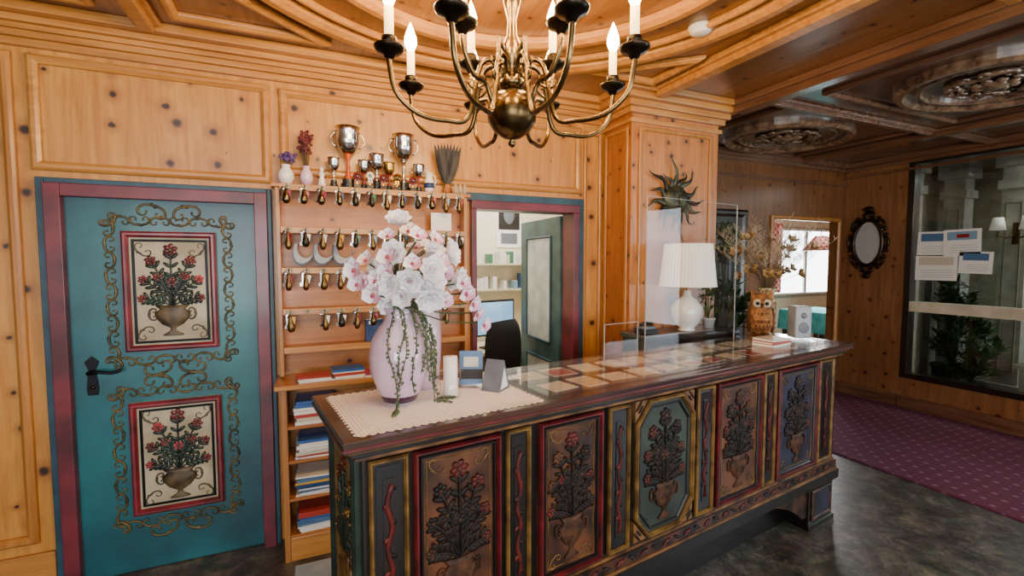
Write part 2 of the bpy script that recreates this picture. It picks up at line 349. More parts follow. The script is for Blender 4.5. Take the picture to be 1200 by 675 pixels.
struct('wall_right',b,'knotty pine wall beside the glazed partition')
b=B(); b.box(-3.1,-3,-3.2,3.1,0,ZC,'wallx'); struct('wall_left',b,'knotty pine side wall')
b=B()
b.box(-3,6.2,-3.3,-3.2,0,.7,'wall'); b.box(-3,6.2,-3.3,-3.2,2.5,ZC,'wall')
for x in (-3,-.1,2.8,5.7): b.box(x,x+.5,-3.3,-3.2,.7,2.5,'wall')
struct('wall_front',b,'knotty pine wall with three large windows')
for i,x in enumerate((-2.5,.4,3.3)):
    b=B(); b.frame(x,x+2.4,.7,2.5,.07,-3.21,-3.27,'trimz'); b.box(x+1.17,x+1.23,-3.26,-3.22,.75,2.45,'trimz'); b.box(x+.02,x+2.38,-3.245,-3.24,.72,2.48,'glass')
    struct('window_%d'%(i+1),b,'large timber framed window')
b=B(); X=T(6.2,0,0)@Rz(-pi/2); b.frame(.2,2.8,.6,2.5,.07,-.01,-.09,'trimz',X=X); b.box(1.47,1.53,-.08,-.04,.65,2.45,'trimz',X); struct('window_6',b,'large timber framed side window')
tn=[0]
def trim(b,label='pine moulding',bevel=.004):
    tn[0]+=1; return struct('trim_%d'%tn[0],b,label,bevel)
b=B()
for d,z0,z1 in ((.03,2.655,2.69),(.05,2.69,2.72),(.09,2.745,2.775),(.14,2.775,2.82),(.065,2.72,2.745)): b.box(-3,2.06,3.0-d,3.0,z0,z1,'trim')
trim(b,'stepped pine crown moulding along the wall')
b=B()
for d,z0,z1 in ((.02,2.60,2.63),(.035,2.66,2.70),(.06,2.70,2.74),(.1,2.74,2.78),(.14,2.78,2.82)): b.box(2.06-d,2.86+d,2.66-d,2.99,z0,z1,'trim')
trim(b,'stepped pine crown around the pier')
b=B(); b.frame(-1.2,-.175,2.085,2.63,.045,3.0,2.975,'trim'); trim(b,'pine panel frame above the painted door')
b=B(); b.frame(-.13,1.86,2.14,2.62,.045,3.0,2.975,'trim'); trim(b,'pine panel frame above the key rack')
b=B(); b.frame(-2.9,-1.25,.25,2.63,.045,3.0,2.975,'trimz'); trim(b,'tall pine panel frame beside the door')
b=B(); b.frame(1.885,2.045,.15,2.60,.03,3.0,2.98,'trimz'); trim(b,'narrow pine panel frame beside the office doorway')
b=B(); b.frame(2.12,2.80,.2,2.58,.03,2.66,2.645,'trimz'); trim(b,'pine panel frame on the pier')
X=T(2.06,2.66,0)@Rz(-pi/2)
b=B(); b.frame(-.31,-.03,.2,2.58,.028,0,-.014,'trimz',X=X); trim(b,'pine panel frame on the pier return')
b=B(); b.box(-3,-1.19,2.975,3,0,.2,'trim'); struct('baseboard_back',b,'pine baseboard',.004)
b=B()
for d,z0,z1 in ((.03,2.55,2.58),(.06,2.72,2.76),(.1,2.76,2.82)): b.box(2.96,6.1,3.7-d,3.7,z0,z1,'trimd')
trim(b,'pine crown on the rear wall')
b=B()
for d,z0,z1 in ((.03,2.64,2.67),(.05,2.72,2.76),(.1,2.76,2.82)): b.box(6.1-d,6.1,-3.2,3.7,z0,z1,'trimd')
trim(b,'pine crown on the partition wall')
b=B(); b.frame(4.80,6.04,-.02,2.17,.05,3.7,3.67,'trimz'); trim(b,'frame around the dining room opening')
b=B(); b.box(6.07,6.1,3.02,3.7,0,.14,'trimd'); b.box(6.06,6.1,-3.2,3.02,0,.14,'trimd'); struct('baseboard_right',b,'pine baseboard along the partition',.004)
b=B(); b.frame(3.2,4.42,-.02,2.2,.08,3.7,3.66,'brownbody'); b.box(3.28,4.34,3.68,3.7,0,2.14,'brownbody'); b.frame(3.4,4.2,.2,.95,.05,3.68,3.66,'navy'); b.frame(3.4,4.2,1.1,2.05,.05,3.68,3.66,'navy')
struct('door_2',b,'dark brown panelled door')
def cbar(x0,x1,y0,y1,h=.05,mt='trim'):
    b=B(); b.box(x0,x1,y0,y1,ZC-h*.5,ZC,mt)
    if x1-x0<y1-y0: b.box(x0+.03,x1-.03,y0,y1,ZC-h,ZC,mt)
    else: b.box(x0,x1,y0+.03,y1-.03,ZC-h,ZC,mt)
    trim(b,'pine ceiling batten',.006)
cbar(2.14,2.28,-3.2,2.55,.07,'trim'); cbar(2.86,3.02,-3.2,2.55,.09,'trimd'); cbar(3.02,3.1,2.55,3.65,.06,'trimd')
cbar(5.15,5.29,-3.2,3.62,.06,'trimd')
for y in (2.35,.78,-.8): cbar(3.02,5.15,y,y+.1,.05,'trimd')
for y in (2.3,.5): cbar(5.29,6.0,y,y+.1,.05,'trimd')
for y in (1.0,-.9): cbar(2.28,2.86,y,y+.1,.05)
cbar(-.75,-.63,-3.2,2.85,.06,'trim'); cbar(-3,2.14,-.1,.02,.06)
RC=(.75,1.5)
b=B(); b.ring(1.22,.09,.05,'trim',80,T(RC[0],RC[1],ZC)); b.ring(1.12,.04,.03,'trim',80,T(RC[0],RC[1],ZC)); trim(b,'large circular pine ceiling moulding')
b=B(); b.ring(.88,.08,.05,'trim',72,T(RC[0],RC[1],ZC)); b.ring(.25,.06,.04,'trim',40,T(RC[0],RC[1],ZC)); trim(b,'inner circular pine ceiling moulding')
def flatframe(poly,w=.05,h=.035,mt='trim'):
    b=B(); X=Matrix(((1,0,0,0),(0,0,1,0),(0,1,0,ZC),(0,0,0,1)))
    b.frame(0,0,0,0,w,0,-h,mt,X=X,poly=poly); trim(b,'pine coffer moulding')
flatframe([(-.58,2.75),(-.58,2.1),(.15,2.75)]); flatframe([(2.1,2.5),(1.6,2.5),(2.1,2.05)])
flatframe([(-2.3,2.75),(-2.3,1.6),(-.85,1.6),(-.85,2.75)])
for cy in (3.02,1.6):
    y0=cy-.60;y1=cy+.58; x0,x1=3.3,5.0
    flatframe([(x0,y0+.03),(x1,y0+.03),(x1,y1),(x0,y1)],.04,.03,'trimd')
for i,cy in enumerate((3.05,1.6)):
    b=B(); X=T(0,0,0)
    b.ring(.46,.07,.05,'silverw',56,X,1.25); b.ring(.36,.03,.03,'silverw',56,X,1.25)
    XX=T(0,0,-.02)@Rx(pi/2)
    for k in range(10):
        a=2*pi*k/10
        b.scroll(.26*math.cos(a),.19*math.sin(a),.15,a+pi/2,'silverw',flip=-1 if k%2 else 1,r=.014,X=XX)
    b.ell((0,0,0),(.09,.03,.07),'silverw',12,6,XX)
    for k in range(8):
        a=2*pi*k/8; b.ell((.11*math.cos(a),0,.09*math.sin(a)),(.04,.02,.03),'silverw',8,4,XX)
    thing('ceiling_medallion','carved glossy brown oval medallion mounted on the coffered ceiling','ceiling ornament',(4.15,cy,ZC),b=b,group='carved ceiling medallions')
# ---- ornament ----
def bouquet(b,cx,cz,w,h,y,urn,stem,leaf,flo,rel=.008,seed=1,X=None,fs=1,ls=1):
    rr=random.Random(seed); X=X or I4
    uh=h*.34;uw=w*.26; z0=cz-h/2
    prof=[(uw*.55,0),(uw*.6,.03*uh),(uw*.18,.16*uh),(uw*.14,.25*uh),(uw*.6,.38*uh),(uw*.95,.6*uh),(uw,.75*uh),(uw*.7,.88*uh),(uw*.95,uh),(0.0,uh)]
    b.lathe(prof,urn,16,X@T(cx,y,z0)@Sc(1,rel*1.6/uw,1),flute=.05,fn=8)
    for sgn in (-1,1): b.scroll(cx+sgn*uw*1.15,z0+uh*.72,uw*.8,pi/2,urn,y=y,flip=sgn,r=rel*.5,X=X)
    top=(cx,z0+uh*.95)
    ends=[(0,.96,1.25),(-.30,.84,1),(.30,.84,1),(-.42,.63,.85),(.42,.63,.85),(-.2,.66,.95),(.2,.66,.95),(-.44,.42,.8),(.44,.42,.8),(0,.60,1.0)]
    for ex,ez,sz in ends:
        e=(cx+ex*w,z0+ez*h); mid=((top[0]+e[0])/2-(ex*w*.15),(top[1]+e[1])/2+.04*h)
        pts=[]
        for i in range(7):
            t=i/6; pts.append(((1-t)**2*top[0]+2*t*(1-t)*mid[0]+t*t*e[0],y-.001,(1-t)**2*top[1]+2*t*(1-t)*mid[1]+t*t*e[1]))
        b.tube(pts,rel*.42*ls,stem,5,X=X)
        for i in (2,3,4,5):
            p=pts[i]; a=math.atan2(pts[i][2]-pts[i-1][2],pts[i][0]-pts[i-1][0])
            for sg in (-1,1):
                g=a+sg*.9; l=w*.06*ls
                b.ell((0,0,0),(l,rel*.5,l*.4),leaf,6,4,X@T(p[0]+math.cos(g)*l*.9,y,p[2]+math.sin(g)*l*.9)@Ry(-g))
        f=w*.055*sz*fs; a0=rr.uniform(0,6)
        fm=flo[rr.randrange(len(flo))]
        for k in range(6):
            g=a0+k*pi/3; b.ell((0,0,0),(f*.62,rel*.6,f*.45),fm,6,4,X@T(e[0]+math.cos(g)*f*.7,y,e[1]+math.sin(g)*f*.7)@Ry(-g))
        b.ell((e[0],y-rel*.3,e[1]),(f*.4,rel*.8,f*.4),urn,8,4,X)
def scroll_border(b,x0,x1,z0,z1,mt,y,sz,r,X=None):
    per=[((x0,z0),(x1,z0)),((x1,z0),(x1,z1)),((x1,z1),(x0,z1)),((x0,z1),(x0,z0))]
    for p,q in per:
        L=math.hypot(q[0]-p[0],q[1]-p[1]); n=max(1,round(L/sz)); a=math.atan2(q[1]-p[1],q[0]-p[0])
        for i in range(n):
            t=(i+.5)/n; b.scroll(p[0]+(q[0]-p[0])*t,p[1]+(q[1]-p[1])*t,L/n*.95,a,mt,y=y,flip=1 if i%2 else -1,r=r,X=X)
        b.scroll(p[0],p[1],sz*.9,a-pi/4,mt,y=y,flip=-1,r=r*1.15,X=X)
YD=2.985
b=B(); b.box(-1.09,-.26,YD,YD+.04,.005,1.965,'teal')
door=struct('door_1',b,'teal painted door with gilded scroll ornament and two floral panels',.004)
b=B()
b.box(-1.18,-1.148,2.958,3.02,0,2.05,'bluef'); b.box(-.202,-.18,2.958,3.02,0,2.05,'bluef')
b.box(-1.148,-.202,2.958,3.02,2.024,2.05,'bluef'); b.box(-1.148,-1.085,2.94,3.04,0,2.024,'redf'); b.box(-.265,-.202,2.94,3.04,0,2.024,'redf'); b.box(-1.085,-.265,2.94,3.04,1.962,2.024,'redf')
mk('door_frame',b,door,bevel=.003)
for k,(z0,z1) in enumerate(((1.18,1.80),(.31,.91))):
    b=B(); x0,x1=-.865,-.455
    b.box(x0,x1,YD-.012,YD,z0,z1,'cream'); b.frame(x0,x1,z0,z1,.03,YD-.01,YD-.032,'redd'); b.frame(x0+.04,x1-.04,z0+.04,z1-.04,.012,YD-.012,YD-.018,'iron')
    for sx in(-1,1):
        for sz_ in(-1,1): b.scroll((x0+x1)/2+sx*.12,(z0+z1)/2+sz_*.215,.08,sx*sz_*.8,'urn',y=YD-.014,flip=sz_,r=.003)
    bouquet(b,(x0+x1)/2,(z0+z1)/2,.29,.47,YD-.016,'urn','dgreen','dgreen',['redd','pink','redd'],seed=k+3,fs=1.35,ls=1.3)
    mk('painted_panel',b,door,label='cream panel with maroon frame and painted flower urn')
    b=B(); scroll_border(b,x0-.052,x1+.052,z0-.052,z1+.055,'gold',YD-.004,.085,.0044)
    for sg in(-1,1):
        b.scroll((x0+x1)/2+sg*.075,z1+.105,.12,sg*.25,'gold',y=YD-.004,flip=-1,r=.0052)
        b.scroll((x0+x1)/2+sg*.075,z0-.10,.12,sg*-.25,'gold',y=YD-.004,flip=1,r=.0052)
    mk('scroll_ornament',b,door,label='gilded acanthus scroll relief')
b=B(); b.prism([(-1.03,.97),(-.99,.97),(-.985,1.0),(-.995,1.1),(-.98,1.14),(-1.01,1.17),(-1.04,1.14),(-1.025,1.1),(-1.035,1.0)],YD-.006,YD,'iron')
b.cyl(.011,0,.05,'iron',10,T(-1.01,YD,1.09)@Rx(pi/2)); b.tube([(-1.01,YD-.05,1.09),(-.97,YD-.055,1.095),(-.92,YD-.055,1.085),(-.89,YD-.05,1.09),(-.88,YD-.05,1.10)],[.010,.009,.008,.008,.006],'iron',8)
b.ell((-1.01,YD-.008,1.01),(.010,.006,.010),'dbrass')
mk('handle',b,door,label='black wrought iron lever handle')
b=B(); b.box(1.0,1.035,2.95,3.12,0,1.995,'redf'); b.box(1.78,1.83,2.95,3.12,0,1.995,'redf'); b.box(1.0,1.83,2.95,3.12,1.995,2.05,'redf')
b.box(1.83,1.87,2.96,3.0,0,2.05,'bluef'); b.box(.97,1.87,2.96,3.0,2.05,2.10,'bluef')
struct('trim_90',b,'dark red and blue-grey doorway frame',.003)
# ---- office ----
b=B(); b.box(.5,3.4,4.9,5.0,0,ZC,'offw'); b.box(.4,.5,3.1,5,0,ZC,'offw'); b.box(2.75,2.85,3.1,5,0,ZC,'offw'); struct('wall_office',b,'cream office wall')
b=B(); Xd=T(1.785,3.13,0)@Rz(math.radians(88))
b.box(0,.76,-.02,.02,.01,1.99,'doorpale',Xd)
for z0,z1 in ((.15,.85),(.98,1.85)):
    b.box(.14,.62,.02,.024,z0,z1,'palepanel',Xd); b.frame(.14,.62,z0,z1,.02,-.02,-.03,'bluef',X=Xd)
    b.frame(.14,.62,z0,z1,.02,.02,.032,'bluef',X=Xd)
struct('door_3',b,'dark green-grey office door with pale panels standing open',.003)
b=B(); b.box(1.2,2.6,4.25,4.88,.71,.75,'desk'); 
desk=thing('office_desk','pale laminate office desk against the cream wall','desk',b=b,bevel=.004)
for x in (1.24,2.5): b=B(); b.box(x,x+.06,4.3,4.84,0,.71,'grey'); mk('desk_leg',b,desk)
mon=thing('computer_monitor','black computer monitor with a lit blue screen on the desk','monitor',(1.74,4.42,.75),.25)
b=B(); b.box(-.24,.24,-.015,.02,.14,.50,'blackp'); mk('monitor_body',b,mon,bevel=.006)
b=B(); b.box(-.22,.22,-.018,-.016,.16,.48,'screen'); mk('screen',b,mon)
b=B(); b.box(-.025,.025,.02,.04,.0,.25,'blackp'); b.box(-.12,.12,-.06,.12,0,.015,'blackp'); mk('monitor_stand',b,mon)
ch=thing('office_chair','black upholstered swivel office chair at the desk','chair',(1.42,3.78,0),.5)
b=B(); b.lathe([(.001,.44),(.2,.44),(.24,.46),(.24,.5),(.2,.53),(.001,.535)],'fabric',20); mk('seat',b,ch)
b=B()
vs=[];nu,nv=10,10
for side in (0,1):
    for i in range(nu+1):
        for j in range(nv+1):
            u=i/nu*2-1;v=j/nv; w=.235*(1-.25*abs(v*2-1)**3); vs.append((u*w,-.24+.07*u*u-side*.05*(1-u**4)*(1-(2*v-1)**6),.62+.52*v+(.02*(1-u*u))))
n1=(nu+1)*(nv+1);fs=[]
for s_ in(0,1):
    for i in range(nu):
        for j in range(nv): a=s_*n1+i*(nv+1)+j; fs.append((a,a+1,a+nv+2,a+nv+1))
b.add(vs,fs,'fabric',True); b.tube([(0,-.27,.75),(0,-.3,.6),(0,-.2,.44),(0,0,.43)],.018,'blackp'); mk('backrest',b,ch)
b=B(); b.cyl(.025,.08,.44,'grey'); 
for k in range(5):
    a=2*pi*k/5; b.tube([(0,0,.1),(.28*math.cos(a),.28*math.sin(a),.07)],[.025,.015],'blackp'); b.ell((.28*math.cos(a),.28*math.sin(a),.03),(.03,.03,.03),'blackp')
mk('swivel_base',b,ch)
for zs in (1.60,1.32): b=B(); b.box(1.55,2.6,4.72,4.9,zs,zs+.02,'desk'); thing('wall_shelf','pale wall shelf above the office desk','shelf',b=b,group='shelves on the office wall')
for row,z in enumerate((1.62,1.34)):
    x=1.6
    while x<2.5:
        w=R(.025,.05);h=R(.08,.17)
        b=B(); c='bk%d'%random.choice([2,2,4,5,5,8,10,6,3,5,8,11]); b.box(0,w,0,.15,0,h,c); b.box(.003,w-.003,.004,.15,.003,h+.001,'paper')
        thing('ring_binder','office binder standing on the wall shelf','binder',(x,4.73,z),b=b,group='binders on the office shelves'); x+=w+random.choice([.003,.004,.06,.09])
b=B(); b.box(-.15,.15,-.01,0,0,.52,'paper'); b.box(-.13,.13,-.012,-.01,.2,.5,'feather'); b.ell((0,-.013,.36),(.07,.002,.1),'grey'); b.box(-.1,.1,-.012,-.01,.04,.16,'grey')
thing('wall_calendar','wall calendar with a dark monochrome picture','calendar',(2.1,4.898,1.80),b=b)
b=B(); b.box(-.17,.17,-.02,.02,0,.26,'grey'); b.box(-.14,.14,-.021,-.02,.05,.23,'paper'); thing('document_tray','grey paper tray standing on the desk','tray',(2.25,4.4,.75),.1,b=b,bevel=.004)
# ---- key rack ----
x0,x1=-.156,.945; YR=2.88
rack=thing('key_rack','honey pine key rack with five shelves and brass hooks','key rack')
b=B(); b.box(x0,x1,2.975,2.998,1.02,2.06,'shelf'); mk('back_panel',b,rack)
for xa in (x0,x1-.022): b=B(); b.box(xa,xa+.022,YR,2.975,1.0,2.053,'trimz'); mk('side_panel',b,rack,bevel=.003)
ZR=[2.074,1.838,1.612,1.381,1.165]
hk=B(); hk.tube([(0,-.012,-.015),(0,-.034,-.020),(0,-.046,-.014),(0,-.046,-.004)],.0025,'gold2',5); hk.box(-.02,.02,-.016,-.011,-.028,-.006,'cream'); hkm=hk.mesh('hook')
for z in ZR:
    b=B(); b.box(x0-.02 if z>2 else x0+.022,x1+.02 if z>2 else x1-.022,YR-.01,2.975,z-.02,z,'shelf'); b.box(x0+.022,x1-.022,YR-.013,YR-.004,z-.035,z-.0005,'trim')
    mk('shelf_board',b,rack,bevel=.002)
    for k in range(12 if z>1.2 else 0):
        o=bpy.data.objects.new('hook',hkm); COL.objects.link(o); o.parent=rack; o.location=(x0+.06+k*.089,YR,z)
tags=['paper','redp','stripe','bk4','bk3','paper','bk7','bk11']
def keymesh(v):
    b=B(); b.tube([(.009*math.cos(a),0,-.009+.009*math.sin(a)) for a in [2*pi*i/10 for i in range(10)]],.0016,'silver',4,closed=True)
    l=.115 if v%2 else .10; w=.017 if v%3 else .021
    b.lathe([(.001,-l),(w*.7,-l+.005),(w,-l+.022),(w*.85,-l+.05),(w*.4,-.036),(.010,-.026),(.004,-.017),(.001,-.016)],['bronze','fobb','brass','fobb'][v%4],12)
    b.box(-.022,-.015,-.006,-.003,-.088,-.018,'silver'); b.box(-.031,-.015,-.006,-.003,-.09,-.072,'silver'); b.ell((-.018,-.004,-.02),(.012,.002,.012),'silver',8,4)
    b.box(.006,.032,-.005,-.003,-.068,-.024,tags[v],X=Ry(.2)); return b.mesh('room_key')
km=[keymesh(i) for i in range(8)]
rows=[(2.074,list(range(12))),(1.838,list(range(12))),(1.612,[0,1,2,3,4,5,6,8,9,11]),(1.381,[0,2,3,4,5,6,7,9,10])]
for z,ks in rows:
    for k in ks:
        o=bpy.data.objects.new('room_key',km[random.randrange(8)]); COL.objects.link(o); o.location=(x0+.06+k*.089,YR-.042,z-.014); o.rotation_euler=(0,R(-.06,.06),R(-.5,.5))
        o['label']='room key on a heavy bronze fob hanging from the rack'; o['category']='key'; o['group']='room keys on the key rack'
for i,x in enumerate((-.045,.06,.165)):
    b=B(); n=14
    oc=[(.060*math.cos(pi+pi*j/n),.11+.11*math.sin(pi+pi*j/n)) for j in range(n+1)]; ic=[(.050*math.cos(pi+pi*j/n)+.010,.12+.07*math.sin(pi+pi*j/n)) for j in range(n+1)]
    b.prism(oc+ic[::-1],0,.05,'slate',X=Ry(.3)); oc2=[(a*.93,c*.86+.014) for a,c in oc]; b.prism(oc2+ic[::-1],-.002,.0,'lgrey',X=Ry(.3))
    thing('curved_card_holder','curved slate grey crescent holder resting on the key shelf','card holder',(x,YR+.0,1.622),b=b,group='curved holders on the key shelf')
b=B(); b.box(-.07,.07,0,.006,0,.11,'paper'); thing('white_card','blank white card leaning on the key rack','card',(.78,YR+.02,1.84),.2,b=b)
b=B(); b.box(-.05,.05,0,.03,0,.13,'stripe'); b.box(-.047,.047,.003,.031,.003,.132,'paper'); thing('folder','navy blue folder standing on the rack','folder',(.36,YR+.02,1.166),.1,b=b)
cab=thing('magazine_cabinet','pine cabinet with open shelves for magazines under the key rack','cabinet')
cx0,cx1,cy0=-.15,.945,2.74
b=B(); b.box(cx0,cx0+.03,cy0,2.995,0,.96,'trimz'); b.box(cx1-.03,cx1,cy0,2.995,0,.96,'trimz'); b.box(cx0+.03,cx1-.03,2.97,2.995,0,.96,'shelf'); b.box(.42,.45,cy0,2.97,0,.96,'trimz'); b.box(cx0+.03,cx1-.03,cy0+.005,2.97,0,.13,'trim'); mk('body',b,cab,bevel=.003)
b=B(); b.box(cx0-.03,cx1,cy0-.03,2.995,.96,.986,'trim'); mk('worktop',b,cab,bevel=.005)
for z in (.145,.35,.56,.75):
    for xa,xb in ((cx0+.03,.42),(.45,cx1-.03)): b=B(); b.box(xa,xb,cy0+.01,2.97,z-.015,z,'shelf'); mk('shelf_board',b,cab)
def mag(x,y,z,w,d,t,rz,c,lab,grp):
    b=B(); b.box(-w/2,w/2,-d/2,d/2,0,t*.2,c); b.box(-w/2,w/2,-d/2,d/2,t*.8,t*.985,c); b.box(-w/2+.002,w/2-.002,-d/2+.002,d/2-.002,t*.2,t*.8,'paper'); b.box(-w/2,w/2,-d/2-.0005,-d/2+.003,0,t*.985,c)
    thing('magazine',lab,'magazine',(x,y,z),rz,b=b,group=grp)
for z,h in ((.145,.12),(.35,.12),(.56,.13),(.75,.13)):
    for xc in (.02,.26):
        zz=z;
        while zz<z+h*R(.7,1.1):
            t=R(.008,.02); mag(xc+R(-.01,.01),2.855,zz+.0005,.20,.19,t,R(-.06,.06),'bk%d'%random.choice([1,2,5,6,8,9,10,11,0,4,8,5]),'glossy magazine lying in a cabinet stack','magazines stacked in the cabinet'); zz+=t+.0008
for xc,n in ((.02,3),(.2,5),(.33,2)):
    zz=.987
    for k in range(n):
        t=R(.006,.014); mag(xc+R(-.008,.008),2.80,zz,.17 if xc<.3 else .08,.12,t,R(-.1,.1),'bk%d'%random.choice([7,0,2,5,1,8,11]),'brochure lying on the pine cabinet top','brochures on the cabinet top'); zz+=t+.001
b=B(); b.box(-.1,.6,1.95,2.68,0,.014,'pales'); thing('floor_mat','pale blue mat on the stone floor behind the counter','mat',b=b,bevel=.004)
# ---- ornaments on rack ----
ZT=2.0745; YT=2.925
def trophy(x,h,r,cup,stem,label,han=True,base_h=.05,y=YT):
    o=thing('trophy',label,'trophy',(x,y,ZT))
    b=B(); b.lathe([(r*.62,0),(r*.62,base_h*.5),(r*.5,base_h*.55),(r*.5,base_h),(.001,base_h)],'marble',16,sm=False); mk('base',b,o)
    b=B(); b.lathe([(r*.35,base_h),(r*.3,base_h+.01),(r*.12,base_h+h*.15),(r*.2,base_h+h*.2),(r*.1,base_h+h*.28),(r*.3,h*.56)],stem,16); mk('stem',b,o)
    b=B(); b.lathe([(.001,h*.55),(r*.45,h*.57),(r*.8,h*.66),(r*.95,h*.8),(r*.9,h*.93),(r*1.05,h),(r*.97,h),(r*.82,h*.92),(r*.8,h*.8),(r*.6,h*.66),(.001,h*.62)],cup,24)
    if han:
        for s_ in(-1,1): b.tube([(s_*r*(.9+.5*math.sin(pi*i/8)),0,h*(.66+.27*i/8)) for i in range(9)],r*.07,cup,6)
    mk('cup',b,o)
trophy(.23,.35,.068,'silver','orange','tall silver cup with orange stem on the rack')
trophy(.552,.34,.064,'silver','silver','tall silver trophy cup with handles on the rack')
trophy(.392,.21,.044,'silver','silver','silver cup with handles on the rack')
trophy(.318,.17,.034,'silver','redp','silver trophy cup with red stem on the rack',False,.03,2.935)
trophy(.466,.17,.034,'gold2','redp','gilt trophy cup with red stem on the rack',False,.03,2.935)
trophy(.15,.17,.034,'silver','silver','silver cup with marble base on the rack',False,.04)
trophy(.645,.17,.036,'silver','redp','silver and red trophy on the rack',True,.03,2.925)
def medal(x,y,h,c):
    o=thing('medal_stand','small rosette award on a dark stand on the rack','award',(x,y,ZT),group='small rosette awards')
    b=B(); b.box(-.018,.018,-.012,.012,0,.02,'marble'); b.box(-.003,.003,-.003,.003,.02,h*.5,'gold2'); mk('stand',b,o)
    b=B(); b.lathe([(.024,0),(.020,.006),(.001,.008)],c,16,T(0,0,h*.75)@Rx(pi/2),flute=.08,fn=8); b.lathe([(.014,.006),(.001,.011)],'silver',12,T(0,0,h*.75)@Rx(pi/2)); b.prism([(-.014,h*.3),(.0,h*.42),(.014,h*.3),(.01,h*.7),(-.01,h*.7)],-.003,.001,c); mk('rosette',b,o)
for x,h,c in ((.275,.09,'redd'),(.350,.10,'paper'),(.425,.09,'redd'),(.505,.10,'gold2'),(.60,.085,'redd')): medal(x,2.888,h,c)
def vasef(x,mt,flow,label,h=.10,r=.035,fh=.09,n=10):
    o=thing('small_vase',label,'vase',(x,YT,ZT))
    b=B(); b.lathe([(r*.6,0),(r,h*.35),(r*.95,h*.6),(r*.5,h*.85),(r*.6,h),(r*.5,h),(r*.4,h*.85),(.001,h*.5)],mt,18); mk('vessel',b,o)
    b=B()
    for k in range(n):
        a=R(0,6.28);q=R(.2,1)*r*1.2;zz=h+fh*R(.4,1); b.tube([(0,0,h*.7),(q*.5*math.cos(a),q*.5*math.sin(a),h+.01),(q*math.cos(a),q*math.sin(a),zz)],.0015,'drys',4)
        for m_ in range(4): b.ell((q*math.cos(a)+R(-.01,.01),q*math.sin(a)+R(-.01,.01),zz+R(-.01,.01)),(.009,.009,.008),flow,6,4)
    mk('dried_flowers',b,o)
vasef(-.10,'white','purple','small white vase with purple flowers on the rack',.11,.042,.06,18)
vasef(.005,'lilac','dryr','small vase with dark red dried flowers on the rack',.11,.034,.19,30)
o=thing('figurine','small white porcelain figurine on the rack','figurine',(.085,YT-.005,ZT)); b=B(); b.lathe([(.022,0),(.02,.02),(.014,.05),(.018,.07),(.008,.085),(.013,.1),(.001,.115)],'white',14); b.tube([(-.02,0,.045),(0,-.012,.07),(.02,0,.05)],.006,'redp'); mk('figure_body',b,o)
o=thing('ceramic_jug','blue and white ceramic jug on the rack','jug',(.71,YT,ZT))
b=B(); b.lathe([(.022,0),(.032,.03),(.030,.07),(.018,.10),(.022,.125),(.017,.125),(.013,.1),(.001,.05)],'white',18); b.lathe([(.0325,.028),(.0315,.060)],'stripe',18); mk('vessel',b,o)
b=B(); b.tube([(.019,0,.115),(.04,0,.105),(.042,0,.07),(.030,0,.04)],.004,'white'); mk('handle',b,o)
o=thing('feather_display','dark grouse tail feathers fanned in a wooden stand','feather display',(.83,YT+.01,ZT))
b=B(); b.lathe([(.03,0),(.035,.02),(.02,.05),(.022,.06),(.001,.06)],'owl',14); mk('stand',b,o)
b=B()
for k in range(9):
    a=(k-4)/4*.32; b.petal(.28,.05,.12,'feather',T(0,0,.04)@Ry(a)@Rx(pi/2)@T(0,0,R(-.004,.004)))
mk('feathers',b,o)
for i in range(3):
    o=thing('carved_figure','small carved pale wooden figure on the rack','figurine',(.87+i*.03,YT-.045,ZT),group='carved wooden figures'); b=B(); b.lathe([(.012,0),(.013,.02),(.008,.035),(.011,.05),(.001,.062)],'cream',10); mk('figure_body',b,o)
# ---- reception counter ----
CL=(.097,1.40,0); CA=math.radians(8.1)
ctr=thing('reception_counter','long carved and painted reception counter with floral panels','counter',CL,CA)
D=.52;L=3.06
b=B(); b.box(.045,3.0,.04,.48,.28,1.055,'brownbody'); mk('body',b,ctr,bevel=.004)
b=B()
for o_,z0,z1,mt in ((.02,1.05,1.066,'copper'),(.008,1.066,1.085,'black'),(-.006,1.085,1.094,'copper'),(-.02,1.094,1.13,'ctop')):
    b.box(o_,L-o_,o_,D-o_,z0,z1,mt)
mk('counter_top',b,ctr,label='dark wooden top with stepped gilt moulding',bevel=.003)
b=B(); b.box(-.022,L,-.024,-.019,1.103,1.110,'redc'); b.box(-.024,-.019,-.019,D,1.103,1.110,'redc'); mk('edge_line',b,ctr,label='painted red line along the edge')
b=B(); b.box(.74,2.98,.04,.47,1.1345,1.140,'glass'); mk('glass_plate',b,ctr)
b=B()
for o_,z0,z1,mt in ((.022,.385,.398,'copper'),(.012,.335,.385,'marb'),(.006,.322,.335,'copper'),(.0,.265,.322,'black')): b.box(.045+o_-.02,3.0-o_+.02,.04+o_-.03,.48,z0,z1,mt)
for i in range(40):
    x=.08+i*.0735; b.ell((0,0,0),(.028,.004,.009),'carve' if i%2 else 'carver',8,4,T(x,.020,.36)@Ry(.4 if i%2 else -.4))
mk('base_moulding',b,ctr,label='marbled base moulding with thin gilt lines',bevel=.003)
b=B(); b.box(.3,2.76,.16,.44,0,.265,'black'); mk('plinth',b,ctr)
for x in (.06,2.70):
    b=B(); b.box(x,x+.29,.03,.47,0,.265,'black'); b.frame(x+.03,x+.26,.05,.24,.02,.03,.02,'marb'); b.box(x+.05,x+.24,.026,.03,.07,.22,'navy')
    b.box(x-.01,x+.30,.02,.48,0,.03,'black'); mk('foot',b,ctr,label='dark panelled foot block',bevel=.004)
for (xa,sg) in ((.35,1),(2.70,-1)):
    b=B()
    pts=[(xa,.265),(xa,.08)]+[(xa+sg*(.05+.5*t),.08+.185*(math.sin(t*pi/2))**.8) for t in [i/8 for i in range(9)]]
    if sg<0: pts=pts[::-1]
    b.prism(pts,.04,.07,'marb'); mk('apron_bracket',b,ctr)
